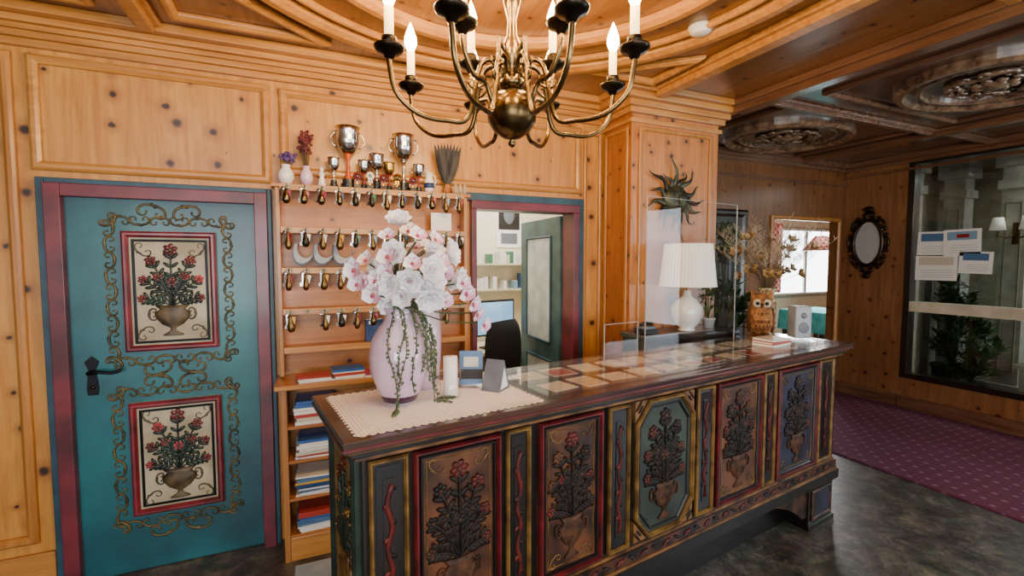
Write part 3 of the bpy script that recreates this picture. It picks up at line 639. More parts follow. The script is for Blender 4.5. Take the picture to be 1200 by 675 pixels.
narrow=[(.055,.188),(.54,.653),(1.033,1.163),(1.60,1.738),(2.16,2.285),(2.748,2.93)]
for i,(a,c) in enumerate(narrow):
    b=B(); a+=.004;c-=.004; b.box(a,c,.026,.04,.415,1.045,'black'); b.frame(a,c,.415,1.045,.016,.03,.012,'goldb'); b.box(a+.022,c-.022,.022,.027,.44,1.02,'black')
    m=(a+c)/2; w_=min(.02,(c-a)/2-.03)
    b.box(m-w_,m+w_,.019,.022,.48,.98,'brownbody'); b.tube([(m+w_*.4*math.sin(t*20),.018,.50+.46*t) for t in [k/20 for k in range(21)]],.009,'carver',6,flat=.5)
    for k in range(9): b.ell((0,0,0),(.015,.004,.008),'carver' if k%2 else 'carve',6,4,T(m+w_*.5*(-1)**k,.018,.51+.055*k)@Ry(.7*(-1)**k))
    mk('narrow_panel',b,ctr,label='narrow black panel with gilt frame and red twisting vine')
main=[(.20,.52,'tan','redc'),(.687,1.0,'tan','redc'),(1.188,1.578,'green','goldb'),(1.758,2.137,'tan','redc'),(2.30,2.728,'navy','redc')]
labs=['tan panel with red frame and carved flower urn','tan panel with red frame and carved flower urn','octagonal dark green panel with carved flower urn','tan panel with red frame and carved flower urn','dark navy panel with red frame and carved flower urn']
for i,(a,c,bg,fm) in enumerate(main):
    b=B(); z0,z1=.42,1.045
    if i==2:
        k=.085; poly=[(a+k,z0),(c-k,z0),(c,z0+k*1.2),(c,z1-k*1.2),(c-k,z1),(a+k,z1),(a,z1-k*1.2),(a,z0+k*1.2)]
        b.prism(poly,.024,.04,bg); b.frame(0,0,0,0,.020,.03,.006,fm,poly=poly); 
        pin=[( (x-(a+c)/2)*.84+(a+c)/2,(z-(z0+z1)/2)*.9+(z0+z1)/2) for x,z in poly]; b.frame(0,0,0,0,.012,.026,.016,'black',poly=pin)
        for sx,X_ in((1,a),(-1,c)):
            for sz_,Z_ in((1,z0),(-1,z1)):
                tri_=[(X_,Z_),(X_+sx*k*.9,Z_),(X_,Z_+sz_*k*1.1)]
                if sx*sz_<0: tri_=tri_[::-1]
                b.prism(tri_,.02,.04,'copper')
                for q in range(3): b.ell((0,0,0),(.03-.008*q,.004,.006),'carve',6,4,T(X_+sx*(.02+.012*q),.018,Z_+sz_*(.022+.014*q))@Ry(sx*sz_*.85))
    else:
        b.box(a,c,.024,.04,z0,z1,bg); b.frame(a,c,z0,z1,.018,.03,.006,fm); b.frame(a+.020,c-.020,z0+.020,z1-.020,.012,.026,.014,'black'); b.frame(a+.042,c-.042,z0+.042,z1-.042,.004,.026,.021,'goldb')
        for sx in(-1,1):
            for sz_ in(-1,1): b.scroll((a+c)/2+sx*((c-a)/2-.075),(z0+z1)/2+sz_*.245,.06,sx*sz_*.8,'goldb',y=.022,flip=sz_,r=.002)
    bouquet(b,(a+c)/2,(z0+z1)/2-.005,min(.26,(c-a)*.72),.49,.020,'carvel','carve','carve',['carve','carvel','carver'] if i<4 else ['carve','carver'],rel=.007,seed=20+i,fs=1.65,ls=1.75)
    mk('carved_panel',b,ctr,label=labs[i])
b=B(); XL=T(.045,.48,0)@Rz(-pi/2)
b.frame(.03,.41,.42,1.045,.03,0,-.025,'dgreen',X=XL); b.box(.05,.39,-.006,0,.44,1.02,'ochre',XL); bouquet(b,.22,.73,.26,.50,-.01,'goldb','dgreen','dgreen',['carver','goldb'],rel=.010,seed=40,X=XL,fs=1.4,ls=1.3)
b.frame(.075,.365,.465,1.0,.008,-.004,-.012,'goldb',X=XL)
mk('side_panel',b,ctr,label='ochre end panel with green frame and floral relief')
def onc(s,d,z=1.14): 
    return (CL[0]+s*math.cos(CA)-d*math.sin(CA),CL[1]+s*math.sin(CA)+d*math.cos(CA),z)
for i in range(24):
    s_=.86+(i//2)*.17+R(-.01,.01); d=.15 if i%2 else .35; w=R(.11,.145);h=R(.10,.16); c='bk%d'%random.choice([0,2,5,8,10,2,7,5,10])
    b=B(); b.box(-w/2,w/2,-h/2,h/2,0,.0012,'paper'); b.box(-w/2+.008,w/2-.008,-h/2+.01,h/2-.03,.0012,.0016,c)
    thing('postcard','printed card lying under the counter glass plate','card',onc(s_,d,1.1305),CA+R(-.1,.1),b=b,group='cards under the counter glass')
b=B(); x0_,x1_,y0_,y1_=.03,.70,.015,.485
def sedge(p,q,n):
    r=[]
    for i in range(n):
        for k in range(4):
            t=(i+k/4)/n; o_=.012*math.sin(pi*k/4); dx,dy=q[0]-p[0],q[1]-p[1]; l=math.hypot(dx,dy); r.append((p[0]+dx*t+dy/l*o_,p[1]+dy*t-dx/l*o_))
    return r
poly=sedge((x0_,y0_),(x1_,y0_),24)+sedge((x1_,y0_),(x1_,y1_),16)+sedge((x1_,y1_),(x0_,y1_),24)+sedge((x0_,y1_),(x0_,y0_),16)
cxm,cym=(x0_+x1_)/2,(y0_+y1_)/2
vs=[(cxm,cym,.0012)]+[(x,y,0.0012) for x,y in poly]; fs=[(0,i+1,(i+1)%len(poly)+1) for i in range(len(poly))]
b.add(vs,fs,'lace'); b.box(x0_+.05,x1_-.05,y0_+.05,y1_-.05,.0013,.0018,'linen'); thing('lace_doily','white scalloped lace doily lying on the counter top','doily',(CL[0],CL[1],1.130),CA,b=b)
ZD=1.1322
o=thing('round_vase','large pale lilac ceramic vase holding orchids on the doily','vase',onc(.25,.30,ZD))
b=B(); b.lathe([(.045,0),(.058,.004),(.078,.04),(.104,.11),(.109,.17),(.098,.23),(.072,.275),(.05,.30),(.045,.325),(.055,.345),(.048,.345),(.038,.325),(.04,.3),(.06,.26),(.001,.2)],'lilac',36); b.lathe([(.0595,.0045),(.071,.026),(.073,.032)],'lilacf',36); mk('vessel',b,o)
o=thing('tall_vase','tall lilac ceramic vase standing behind the round vase','vase',onc(.395,.415,1.1318))
b=B(); b.lathe([(.045,0),(.055,.03),(.064,.12),(.066,.22),(.06,.30),(.048,.35),(.055,.38),(.047,.38),(.04,.35),(.05,.28),(.001,.1)],'lilac',32); mk('vessel',b,o)
def blossom(kind):
    b=B()
    if kind==0:
        for k,(a,l,w) in enumerate(((0,.048,.05),(pi*.62,.048,.06),(-pi*.62,.048,.06),(pi*.33,.045,.034),(-pi*.33,.045,.034))):
            b.petal(l,w,.25,'petalp' if k>1 else 'petal',Rz(a)@Rx(.25),nu=5,nv=4,cup=.3)
        b.ell((0,-.004,.006),(.008,.010,.007),'petalc',8,5); b.petal(.022,.020,.9,'petalc',Rz(pi)@Rx(.3))
    else:
        for ring_,(n,l,tl) in enumerate(((8,.054,.15),(7,.046,.5),(6,.036,.85),(5,.026,1.1),(4,.016,1.35))):
            for k in range(n): b.petal(l,l*1.0,.5,'petalp' if (ring_>2 and kind==2) else 'petal',Rz(2*pi*k/n+ring_*.4)@Rx(tl),nu=5,nv=4,cup=.5)
    return b.mesh('blossom')
bm=[blossom(0),blossom(1),blossom(2)]
def bouquetf(name,label,origin,cen,clist):
    o=thing(name,label,'flowers',origin)
    b=B(); oz=Vector(origin)
    for c in clist:
        e=Vector(c)-oz; e*=.92; b.tube([(0,0,-.06),(e.x*.15,e.y*.15,e.z*.4+.02),(e.x*.6,e.y*.6,e.z*.85),tuple(e)],.003,'leaf',5)
    for k in range(12):
        a=R(0,6.28); b.petal(R(.09,.15),.035,.6,'leaf',T(0,0,.03)@Rz(a)@Rx(R(.3,1.2)))
    mk('stems_and_leaves',b,o)
    for i,c in enumerate(clist):
        kd=(0,1,0,2,0,1,0)[i%7] if i<len(clist)-7 else 0
        p=bpy.data.objects.new('blossom',bm[kd]); COL.objects.link(p); p.parent=o; v=Vector(c); p.location=v-oz
        d=(v-cen).normalized()*.8+Vector((-.2,-.75,.15))+Vector((R(-.4,.4),R(-.3,.3),R(-.3,.3)))
        p.rotation_euler=d.to_track_quat('Z','Y').to_euler(); s_=R(.76,1.0)*(1.18 if kd else 1); p.scale=(s_,)*3
vp=onc(.25,.30,1.13+.34)
cs=[]; cc=Vector(vp)+Vector((.045,.0,.15)); tries=0
while len(cs)<48 and tries<8000:
    tries+=1
    u=Vector((R(-1,1),R(-1,1),R(-1,1)))
    if not .45<u.length<1 or u.y>.6: continue
    p=cc+Vector((u.x*.178,u.y*.13,u.z*.155+(.025 if abs(u.x)<.4 else -.01)))
    if p.z<vp[2]+.015: continue
    if all((p-q).length>.046 for q in cs): cs.append(p)
cs+= [Vector(vp)+Vector((.235+.022*k,-.02+.015*(k%2),.10-.042*k)) for k in range(5)]+[Vector(vp)+Vector((-.145-.008*k,-.03,.10+.05*k)) for k in range(2)]
bouquetf('orchid_bouquet','white orchids and roses with pink centres in the lilac vase',vp,cc,cs)
o=thing('trailing_plant','string of small green leaves trailing over the vase','plant',vp)
b=B()
for k in range(10):
    a=-pi/2+R(-.4,1.4); r0=.06
    pts=[(0.02*math.cos(a),.02*math.sin(a),.0),(r0*math.cos(a),r0*math.sin(a),.022)]
    ln=R(.2,.335); q=R(.117,.135)
    for i in range(1,9):
        t=i/8; rr=r0+(q-r0)*min(1,t*2.2); pts.append((rr*math.cos(a+.15*math.sin(t*5+k)),rr*math.sin(a+.15*math.sin(t*5+k)),.022-ln*t))
    if k%3==0:
        p=pts[-1]; 
        for i in range(1,6): pts.append((p[0]*(1+.14*i),p[1]*(1+.10*i),-.333))
    b.tube(pts,.0018,'leaf',4)
    for i in range(1,len(pts)):
        for f_ in (0,.33,.66):
            P0=Vector(pts[i-1]).lerp(Vector(pts[i]),f_)
            b.ell((0,0,0),(.0075,.004,.005),'pearl',6,4,T(P0.x+R(-.006,.006),P0.y+R(-.006,.004),P0.z+R(-.003,.003)+.001)@Rz(R(0,3))@Ry(R(-1,1)))
mk('leaf_strand',b,o)
o=thing('candle_glass','white pillar candle in a clear glass holder','candle holder',onc(.43,.245,ZD))
b=B(); b.lathe([(.001,0),(.036,0),(.04,.01),(.04,.10)],'glass',24); mk('glass_holder',b,o)
b=B(); b.cyl(.027,.004,.155,'wax',20); b.cyl(.001,.155,.165,'iron',5); mk('candle',b,o)
o=thing('leaflet_holder','clear acrylic holder with photo leaflets on the counter','leaflet holder',onc(.56,.33,ZD),CA-.5)
b=B(); X=Rx(-.25)
b.box(-.055,.055,.0,.003,.0,.15,'acryl',X); b.box(-.055,.055,-.03,-.027,.008,.09,'acryl',X); b.box(-.055,.055,-.03,.045,0,.003,'acryl'); mk('acrylic_stand',b,o)
b=B(); b.box(-.048,.048,-.02,-.004,.008,.145,'paper',X); b.box(-.048,.048,-.022,-.0201,.008,.145,'bk6',X); b.box(-.048,.048,-.0235,-.022,.03,.07,'feather',X); b.box(-.03,.03,-.0235,-.022,.08,.12,'bk10',X); mk('leaflets',b,o)
o=thing('menu_stand','folded grey card standing on the doily','menu card',onc(.63,.25,ZD),CA+.6)
b=B(); b.prism([(-.05,0),(.05,0),(.0,.12)],-.04,.04,'grey'); b.prism([(-.035,.008),(.035,.008),(.0,.09)],-.0405,-.04,'paper'); mk('card',b,o)
def screen(s0,s1,d,z1,lab):
    o=thing('acrylic_screen',lab,'screen',onc(s0,d,1.1405),CA)
    b=B(); b.box(0,s1-s0,0,.004,0,z1,'acryl')
    for xe in (0,s1-s0): b.box(xe-.001,xe+.001,-.001,.005,0,z1,'lgrey')
    b.box(0,s1-s0,-.001,.005,z1,z1+.002,'lgrey'); mk('panel',b,o)
    for x in (.05,s1-s0-.07):
        b=B(); b.box(x,x+.006,-.06,.07,0,.05,'acryl'); mk('support_foot',b,o)
screen(1.68,2.50,.42,.86,'tall clear acrylic protective screen on the counter')
screen(1.36,1.60,.40,.18,'low clear acrylic divider on the counter')
# owl
o=thing('wooden_owl','carved light wooden owl figure on the counter','figurine',onc(2.66,.34,1.1405),CA-.95)
b=B(); b.lathe([(.062,0),(.062,.025),(.05,.04),(.001,.042)],'owld',10,sm=False); mk('perch',b,o)
b=B(); b.lathe([(.03,.035),(.056,.055),(.070,.10),(.071,.15),(.064,.185),(.060,.205),(.066,.235),(.064,.262),(.05,.285),(.02,.298),(.001,.30)],'owl',20)
for s_ in (-1,1): b.lathe([(.024,0),(.014,.03),(.001,.062)],'owl',8,T(s_*.042,-.008,.265)@Ry(s_*.28))
for r_ in range(5):
    for c_ in range(5): a=(c_-2)*.32+(.16 if r_%2 else 0); rr=.069-.003*abs(r_-2); b.ell((0,0,0),(.011,.005,.014),'owld',6,4,T(rr*math.sin(a),-rr*math.cos(a),.075+.023*r_)@Rz(a))
mk('figure_body',b,o)
for s_ in(-1,1):
    b=B(); b.ell((s_*.066,.01,.125),(.016,.042,.085),'owld'); mk('wing',b,o)
    b=B(); b.lathe([(.027,0),(.027,.006),(.012,.009),(.001,.009)],'cream',16,T(s_*.026,-.055,.238)@Rx(pi/2)); b.ell((s_*.026,-.065,.238),(.012,.006,.012),'iron'); mk('eye',b,o)
    b=B(); b.ell((s_*.025,-.05,.045),(.018,.02,.01),'owld'); mk('foot',b,o)
b=B(); b.lathe([(.010,0),(.001,.034)],'owld',8,T(0,-.060,.232)@Rx(pi*.78)); mk('beak',b,o)
wv=onc(2.86,.42,1.1405)
o=thing('wicker_vase','tall woven wicker vase on the counter end','vase',wv)
b=B(); pr=[(.045,0)]
for i in range(16): z=.01+i*.019; rr=.050+.008*math.sin(i/15*pi*1.6); pr+=[(rr+.003,z),(rr-.001,z+.0095)]
pr+=[(.058,.31),(.065,.325),(.055,.325),(.048,.3),(.001,.15)]
b.lathe(pr,'wick',32,flute=.03,fn=16); mk('vessel',b,o)
o=thing('dried_bouquet','pale brown dried flowers and feathery grasses in the wicker vase','dried flowers',(wv[0],wv[1],wv[2]+.325))
b=B(); fl=[]
for k in range(24):
    a=R(0,6.28);q=R(.05,.27);z=R(.06,.34); e=(q*math.cos(a),q*math.sin(a),z); b.tube([(0,0,-.05),(e[0]*.3,e[1]*.3,z*.4),e],.002,'drys',4); fl.append(e)
mk('stems',b,o)
b=B()
for k in range(70):
    a=R(0,6.28);q=R(.08,.38);z=R(.22,.46); e=(q*math.cos(a),q*math.sin(a),z); b.tube([(0,0,-.05),(e[0]*.4,e[1]*.4,z*.5),e],[.0014,.0014,.001],'drys',4)
    for m_ in range(14): t=.58+.032*m_; b.tube([(e[0]*t,e[1]*t,z*t),(e[0]*t+R(-.04,.04),e[1]*t+R(-.04,.04),z*t+.035)],.0013,'plume',3)
mk('grass_plumes',b,o)
b=B()
for k in range(6): b.petal(.045,.03,.5,'dry',Rz(k*pi/3)@Rx(.4))
for k in range(5): b.petal(.03,.022,.5,'plume',Rz(k*2*pi/5+.3)@Rx(.9))
b.ell((0,0,.008),(.009,.009,.009),'owld'); dm=b.mesh('dried_blossom')
for e in fl[:22]:
    p=bpy.data.objects.new('dried_blossom',dm); COL.objects.link(p); p.parent=o; p.location=e; p.rotation_euler=(Vector(e)+Vector((-.1,-.15,0))).to_track_quat('Z','Y').to_euler(); p.scale=(R(.9,1.5),)*3
o=thing('small_speaker','small light grey box speaker standing on the counter','speaker',onc(2.955,.25,1.1405),CA-.5)
b=B(); b.box(-.055,.055,-.045,.045,0,.21,'lgrey'); mk('cabinet_body',b,o,bevel=.008)
b=B(); b.lathe([(.035,0),(.035,.003),(.028,.004),(.012,.001),(.001,.004)],'grey',20,T(0,-.045,.07)@Rx(pi/2)); mk('speaker_cone',b,o)
b=B(); b.lathe([(.02,0),(.02,.003),(.001,.004)],'grey',16,T(0,-.045,.15)@Rx(pi/2)); mk('speaker_cone',b,o)
zz=1.1405
for k,(w,c) in enumerate(((.2,'bk2'),(.19,'bk0'),(.17,'bk10'))):
    x,y,_=onc(2.52,.19); mag(x,y,zz,w,.13,.014,CA+R(-.3,.3),c,'small booklet in a stack on the counter','booklets on the counter end'); zz+=.015
# ---- console and lamp ----
cons=thing('console_cabinet','dark wooden console cabinet against the pier','cabinet',(2.39,2.52,0))
b=B(); b.box(-.40,.40,-.13,.12,0,1.13,'brownbody'); mk('body',b,cons,bevel=.004)
b=B(); b.box(-.42,.42,-.145,.12,1.13,1.165,'black'); mk('worktop',b,cons,bevel=.006)
for s_ in(-1,1):
    b=B(); b.box(s_*.2-.18,s_*.2+.18,-.14,-.13,.1,1.08,'brownbody'); b.frame(s_*.2-.15,s_*.2+.15,.16,1.02,.03,-.14,-.147,'copper'); d=mk('door',b,cons); b=B(); b.ell((s_*.04,-.147,.6),(.01,.008,.01),'brass'); mk('knob',b,d)
o=thing('table_lamp','white ceramic table lamp with wide pleated cream shade','lamp',(2.40,2.465,1.165))
b=B(); b.lathe([(.05,0),(.06,.01),(.045,.02),(.085,.06),(.105,.12),(.10,.17),(.06,.22),(.03,.24),(.02,.28),(.001,.28)],'white',30,flute=.04,fn=14); mk('base',b,o)
b=B(); b.cyl(.008,.28,.40,'brass',8); mk('stem',b,o)
b=B(); pr=[(.185,.31),(.155,.60)]; n=96;vs=[]
for j in range(n):
    a=2*pi*j/n;k_=1+(.018 if j%2 else -.018)
    for r_,z_ in pr: vs.append((r_*k_*math.cos(a),r_*k_*math.sin(a),z_))
b.add(vs,[(2*j,2*((j+1)%n),2*((j+1)%n)+1,2*j+1) for j in range(n)],'lamp'); b.ring(.186,.01,-.006,'lamp',40,T(0,0,.31)); b.ring(.156,.01,.006,'lamp',40,T(0,0,.60)); mk('lamp_shade',b,o)
def plant(name,label,loc,h,r,n,pr,lm='lgreen',pot='pot',wide=.06,ph=.25):
    o=thing(name,label,'plant',loc); b=B(); b.lathe([(pr*.75,0),(pr,ph*.9),(pr*1.08,ph*.9),(pr*1.08,ph),(pr*.9,ph),(pr*.88,ph*.88),(.001,ph*.88)],pot,24); mk('pot',b,o)
    b=B()
    for k in range(n):
        a=R(0,6.28); zz=ph+(h-ph)*R(.1,1); q=r*R(.2,.8)*(1 if zz<h*.8 else .6)
        b.tube([(0,0,ph*.8),(q*.4*math.cos(a),q*.4*math.sin(a),(ph+zz)/2),(q*math.cos(a),q*math.sin(a),zz)],.004 if h>.5 else .002,lm,4)
        for m_ in range(5): b.petal(wide*R(1.6,2.4),wide,.5,lm,T(q*math.cos(a),q*math.sin(a),zz)@Rz(a+R(-1.5,1.5))@Rx(R(-.4,.9)),nu=4,nv=2)
    mk('foliage',b,o)
plant('small_houseplant','small green houseplant in a white pot beside the lamp',(2.66,2.52,1.165),.28,.10,20,.045,'lgreen','white',.022,.07)
plant('tall_houseplant','tall dark green houseplant near the dark brown door',(3.62,3.25,0),1.95,.30,56,.16,'leaf','terracotta',.07,.3)
b=B(); b.box(-.06,.06,-.05,.05,0,.03,'blackp'); b.box(-.05,.05,-.04,.03,.03,.045,'grey'); b.tube([(-.05,.0,.055),(0,.0,.07),(.05,0,.055)],.012,'blackp'); thing('desk_telephone','black desk telephone on the console','telephone',(2.08,2.50,1.1655),b=b)
o=thing('sun_ornament','dark greenish bronze sun face ornament with wavy rays','wall ornament',(2.44,2.66,2.09))
b=B(); b.lathe([(.11,0),(.11,.02),(.095,.04),(.06,.06),(.001,.065)],'verd',28,Rx(pi/2)); b.ell((0,-.065,-.005),(.014,.02,.035),'verd'); 
for s_ in(-1,1): b.ell((s_*.042,-.05,.025),(.02,.012,.01),'bronze'); b.tube([(s_*.018,-.058,.045),(s_*.05,-.052,.055),(s_*.075,-.035,.038)],.006,'bronze')
b.ell((0,-.058,-.055),(.034,.012,.01),'bronze'); mk('sun_face',b,o)
for k in range(15):
    a=2*pi*k/15+R(-.1,.1); b=B(); Lr=.20 if k%2==0 else .13; Lr*=R(.85,1.2); ph_=R(0,3); X=Ry(-a)
    b.tube([(.09+Lr*t,-.02-.012*math.sin(t*3),.020*math.sin(t*6+ph_)) for t in [i/12 for i in range(13)]],[.022*(1-i/12.6) for i in range(13)],'verd' if k%3 else 'bronze',8,X=X,flat=.5); mk('ray',b,o)
b=B(); b.lathe([(.001,-.04),(.035,-.038),(.05,-.03),(.052,-.018),(.06,-.015),(.062,0),(.001,0)],'white',28)
o=thing('smoke_detector','round white smoke detector on the pine ceiling','smoke detector',(1.83,1.83,ZC)); mk('housing',b,o); b=B(); b.ring(.04,.01,.006,'blackp',28,T(0,0,-.028)); mk('vent_ring',b,o)
# ---- chandelier ----
CH=(.64,1.466); ZB=2.145
cz=thing('chandelier','large antique brass chandelier with curved arms and candle bulbs','chandelier',(CH[0],CH[1],ZB))
b=B(); b.lathe([(.001,-.115),(.010,-.11),(.014,-.10),(.006,-.088),(.03,-.082),(.06,-.062),(.080,-.03),(.084,0),(.078,.03),(.06,.055),(.034,.072),(.025,.08)],'brass',36); mk('ball',b,cz)
b=B(); b.lathe([(.025,.075),(.040,.085),(.045,.10),(.028,.115),(.020,.13),(.026,.15),(.036,.17),(.039,.20),(.028,.23),(.018,.25),(.014,.30),(.022,.33),(.030,.36),(.022,.39),(.013,.42),(.013,.46),(.022,.48),(.016,.51),(.008,.53),(.006,.55)],'brass',28); mk('central_stem',b,cz)
b=B()
for i in range(3):
    zc=.56+i*.03; pts=[(.011*math.cos(t),0,zc+.019*math.sin(t)) if i%2 else (0,.011*math.cos(t),zc+.019*math.sin(t)) for t in [2*pi*q/12 for q in range(12)]]; b.tube(pts,.003,'brass',5,closed=True)
b.lathe([(.01,ZC-ZB-.045),(.05,ZC-ZB-.03),(.06,ZC-ZB),(.001,ZC-ZB)],'brass',24); mk('chain_and_canopy',b,cz)
def arm(Rr,zc,drop,zs,thick=.0078):
    b=B()
    K=[(.03,zs),(.06,zs+.04),(Rr*.28,zs+.015),(Rr*.38,-.01+drop*.4),(Rr*.56,drop),(Rr*.78,drop+.01),(Rr*.95,drop+.065),(Rr,zc-.05),(Rr,zc-.02)]
    pts=[]
    for i in range(len(K)-1):
        p0=K[max(i-1,0)];p1=K[i];p2=K[i+1];p3=K[min(i+2,len(K)-1)]
        for q in range(5):
            t=q/5; pts.append(tuple(.5*((2*p1[j])+(-p0[j]+p2[j])*t+(2*p0[j]-5*p1[j]+4*p2[j]-p3[j])*t*t+(-p0[j]+3*p1[j]-3*p2[j]+p3[j])*t**3) for j in(0,1)))
    pts.append(K[-1]); b.tube([(x,0,z) for x,z in pts],thick,'brass',10)
    b.scroll(Rr*.30,zs-.035,.06,-.5,'brass',flip=1,r=.004,leaf=False)
    c=B(); c.lathe([(.006,zc-.035),(.014,zc-.03),(.018,zc-.02),(.038,zc-.012),(.046,zc),(.046,zc+.004),(.03,zc+.002),(.016,zc+.008),(.023,zc+.018),(.022,zc+.032),(.014,zc+.036),(.001,zc+.036)],'dbrass',24,T(Rr,0,0))
    d=B(); d.cyl(.014,zc+.03,zc+.12,'candle',16,T(Rr,0,0))
    e=B(); e.lathe([(.009,zc+.12),(.013,zc+.128),(.022,zc+.150),(.021,zc+.17),(.011,zc+.20),(.001,zc+.225)],'bulb',14,T(Rr,0,0))
    return [x.mesh(n) for x,n in ((b,'arm'),(c,'drip_pan'),(d,'candle_sleeve'),(e,'bulb'))]
def tier(n,off,Rr,zc,drop,zs):
    ms=arm(Rr,zc,drop,zs)
    for k in range(n):
        a=off+2*pi*k/n; p=bpy.data.objects.new('arm',ms[0]); COL.objects.link(p); p.parent=cz; p.rotation_euler=(0,0,a)
        for m_,nm in zip(ms[1:],('drip_pan','candle_sleeve','bulb')):
            c=bpy.data.objects.new(nm,m_); COL.objects.link(c); c.parent=p
        l=bpy.data.lights.new('bulb_light','POINT'); l.energy=6 if Rr>.3 else 3; l.color=(1,.66,.34); l.shadow_soft_size=.03; lo=bpy.data.objects.new('bulb_light',l); COL.objects.link(lo); lo.location=(CH[0]+Rr*math.cos(a),CH[1]+Rr*math.sin(a),ZB+zc+.265)
tier(8,math.radians(66.4+22.5),.40,.145,-.05,.12); tier(4,math.radians(66.4+45),.21,.22,.07,.19)
# ---- right side ----
b=B(); b.box(4.1,6.05,-3.1,3.66,0,.012,'rug'); thing('carpet_runner','burgundy purple carpet with a small diamond pattern on the floor','carpet',b=b)
b=B()
b.box(6.09,6.21,.46,2.96,1.09,1.20,'rail'); b.box(6.09,6.21,.46,2.96,.34,.40,'brownbody'); b.box(6.09,6.21,.46,2.96,2.70,2.76,'brownbody'); b.box(6.09,6.21,2.96,3.02,.34,2.76,'brownbody'); b.box(6.09,6.21,.4,.46,.34,2.76,'brownbody'); b.box(6.10,6.2,1.68,1.72,.40,1.09,'rail'); b.box(6.10,6.2,1.68,1.72,1.20,2.70,'rail')
struct('trim_91',b,'dark frame with wide beige rail of the glazed partition',.003)
b=B(); b.box(6.145,6.15,.46,2.96,.40,1.09,'pane'); b.box(6.145,6.15,.46,2.96,1.20,2.70,'pane'); struct('window_4',b,'interior glazed partition panes')
b=B(); b.box(8.3,8.4,-3.2,3.7,0,ZC,'vest'); b.box(6.2,8.4,3.6,3.7,0,ZC,'vest'); struct('wall_vestibule',b,'cream green vestibule wall')
for i,(x,y) in enumerate(((6.75,3.35),(7.3,2.55),(8.15,2.0),(7.8,3.3))):
    b=B(); b.box(x-.11,x+.11,y-.11,y+.11,0,ZC,'pil'); b.box(x-.14,x+.14,y-.14,y+.14,0,.25,'pil'); b.box(x-.14,x+.14,y-.14,y+.14,2.45,2.55,'pil'); b.box(x-.16,x+.16,y-.16,y+.16,2.7,ZC,'pil'); b.frame(-.07,.07,.4,2.3,.015,0,-.01,'vest',X=T(x-.11,y,0)@Rz(-pi/2))
    struct('trim_%d'%(92+i),b,'pale painted square column in the vestibule',.004)
for i,(y,z,w,h,c,rt) in enumerate(((2.80,1.70,.27,.26,'bk6',.02),(2.55,1.70,.30,.27,'bk11',-.02),(2.76,1.44,.36,.27,'bk10',0),(2.44,1.52,.26,.22,'bk6',.03))):
    b=B(); b.box(-.003,0,-w/2,w/2,0,h,'paper',Rx(rt)); b.box(-.0035,-.003,-w/2+.03,w/2-.03,h*.6,h*.92,c,Rx(rt))
    for k in range(4): b.box(-.0035,-.003,-w/2+.03,w/2-.05-.02*(k%2),h*(.12+.09*k),h*(.135+.09*k),'lgrey',Rx(rt))
    if i==1: b.box(-.0045,-.0035,-.06,.04,h*.68,h*.82,'redp',Rx(rt))
    thing('notice_sheet','printed notice sheet taped on the partition glass','notice',(6.143-.004*(i%2),y,z),b=b,group='notices on the partition glass')
o=thing('wall_sconce','brass wall sconce with two cream shades on a column','sconce',(7.19,2.52,1.95))
b=B(); b.box(-.02,0,-.03,.03,-.12,.12,'brass'); mk('backplate',b,o,bevel=.004)
for s_ in(-1,1):
    b=B(); b.tube([(-.02,0,0),(-.08,s_*.05,-.05),(-.1,s_*.12,-.03),(-.1,s_*.12,.03)],.008,'brass'); a_=mk('arm',b,o); b=B(); b.lathe([(.07,.04),(.045,.18)],'lamp',20,T(-.1,s_*.12,0)); mk('shade',b,a_)
plant('potted_plant','bushy potted plant on the vestibule floor behind glass',(7.35,3.08,0),1.35,.30,60,.2,'lgreen','pot',.07,.35)
plant('potted_plant','leafy potted plant standing behind the glass partition',(6.72,2.66,0),1.05,.28,46,.16,'leaf','pot',.07,.3)
o=thing('floor_lantern','white metal lantern standing behind the glass partition','lantern',(6.6,2.02,.62))
b=B()
for sx in(-1,1):
    for sy in(-1,1): b.box(sx*.1-.008,sx*.1+.008,sy*.1-.008,sy*.1+.008,.02,.32,'white')
b.box(-.12,.12,-.12,.12,0,.02,'white'); b.box(-.12,.12,-.12,.12,.32,.34,'white'); b.lathe([(.15,.34),(.03,.44),(.03,.47),(.001,.48)],'white',4,Rz(pi/4),sm=False); mk('lantern_frame',b,o); b=B(); b.cyl(.035,.02,.18,'wax'); mk('candle',b,o)
b=B(); b.box(-.2,.2,-.2,.2,.58,.62,'pil'); b.box(-.16,.16,-.16,.16,0,.58,'pil'); thing('pedestal','pale square pedestal carrying the white lantern','pedestal',(6.6,2.02,0),b=b,bevel=.006)
o=thing('ornate_mirror','oval mirror in a dark ornate scrolled frame on pine wall','mirror',(6.095,3.40,1.86))
X=Rz(-pi/2)
b=B(); n=40; vs=[(0,-.012,0)]+[(.14*math.cos(2*pi*i/n),-.012,.25*math.sin(2*pi*i/n)) for i in range(n)]; b.add(vs,[(0,i+1,(i+1)%n+1) for i in range(n)],'mirror',False,X); mk('mirror_glass',b,o)
b=B(); b.tube([(.155*math.cos(2*pi*i/n),-.018,.265*math.sin(2*pi*i/n)) for i in range(n)],.022,'bronze',8,closed=True,X=X)
for i in range(16):
    a=2*pi*i/16; b.scroll(.19*math.cos(a),.32*math.sin(a),.11,math.atan2(.30*math.cos(a),-.19*math.sin(a)),'bronze',y=-.015,flip=-1 if i%2 else 1,r=.011,X=X)
b.ell((0,-.02,.39),(.06,.02,.04),'bronze',X=X); b.ell((0,-.02,-.39),(.05,.02,.035),'bronze',X=X); mk('mirror_frame',b,o)
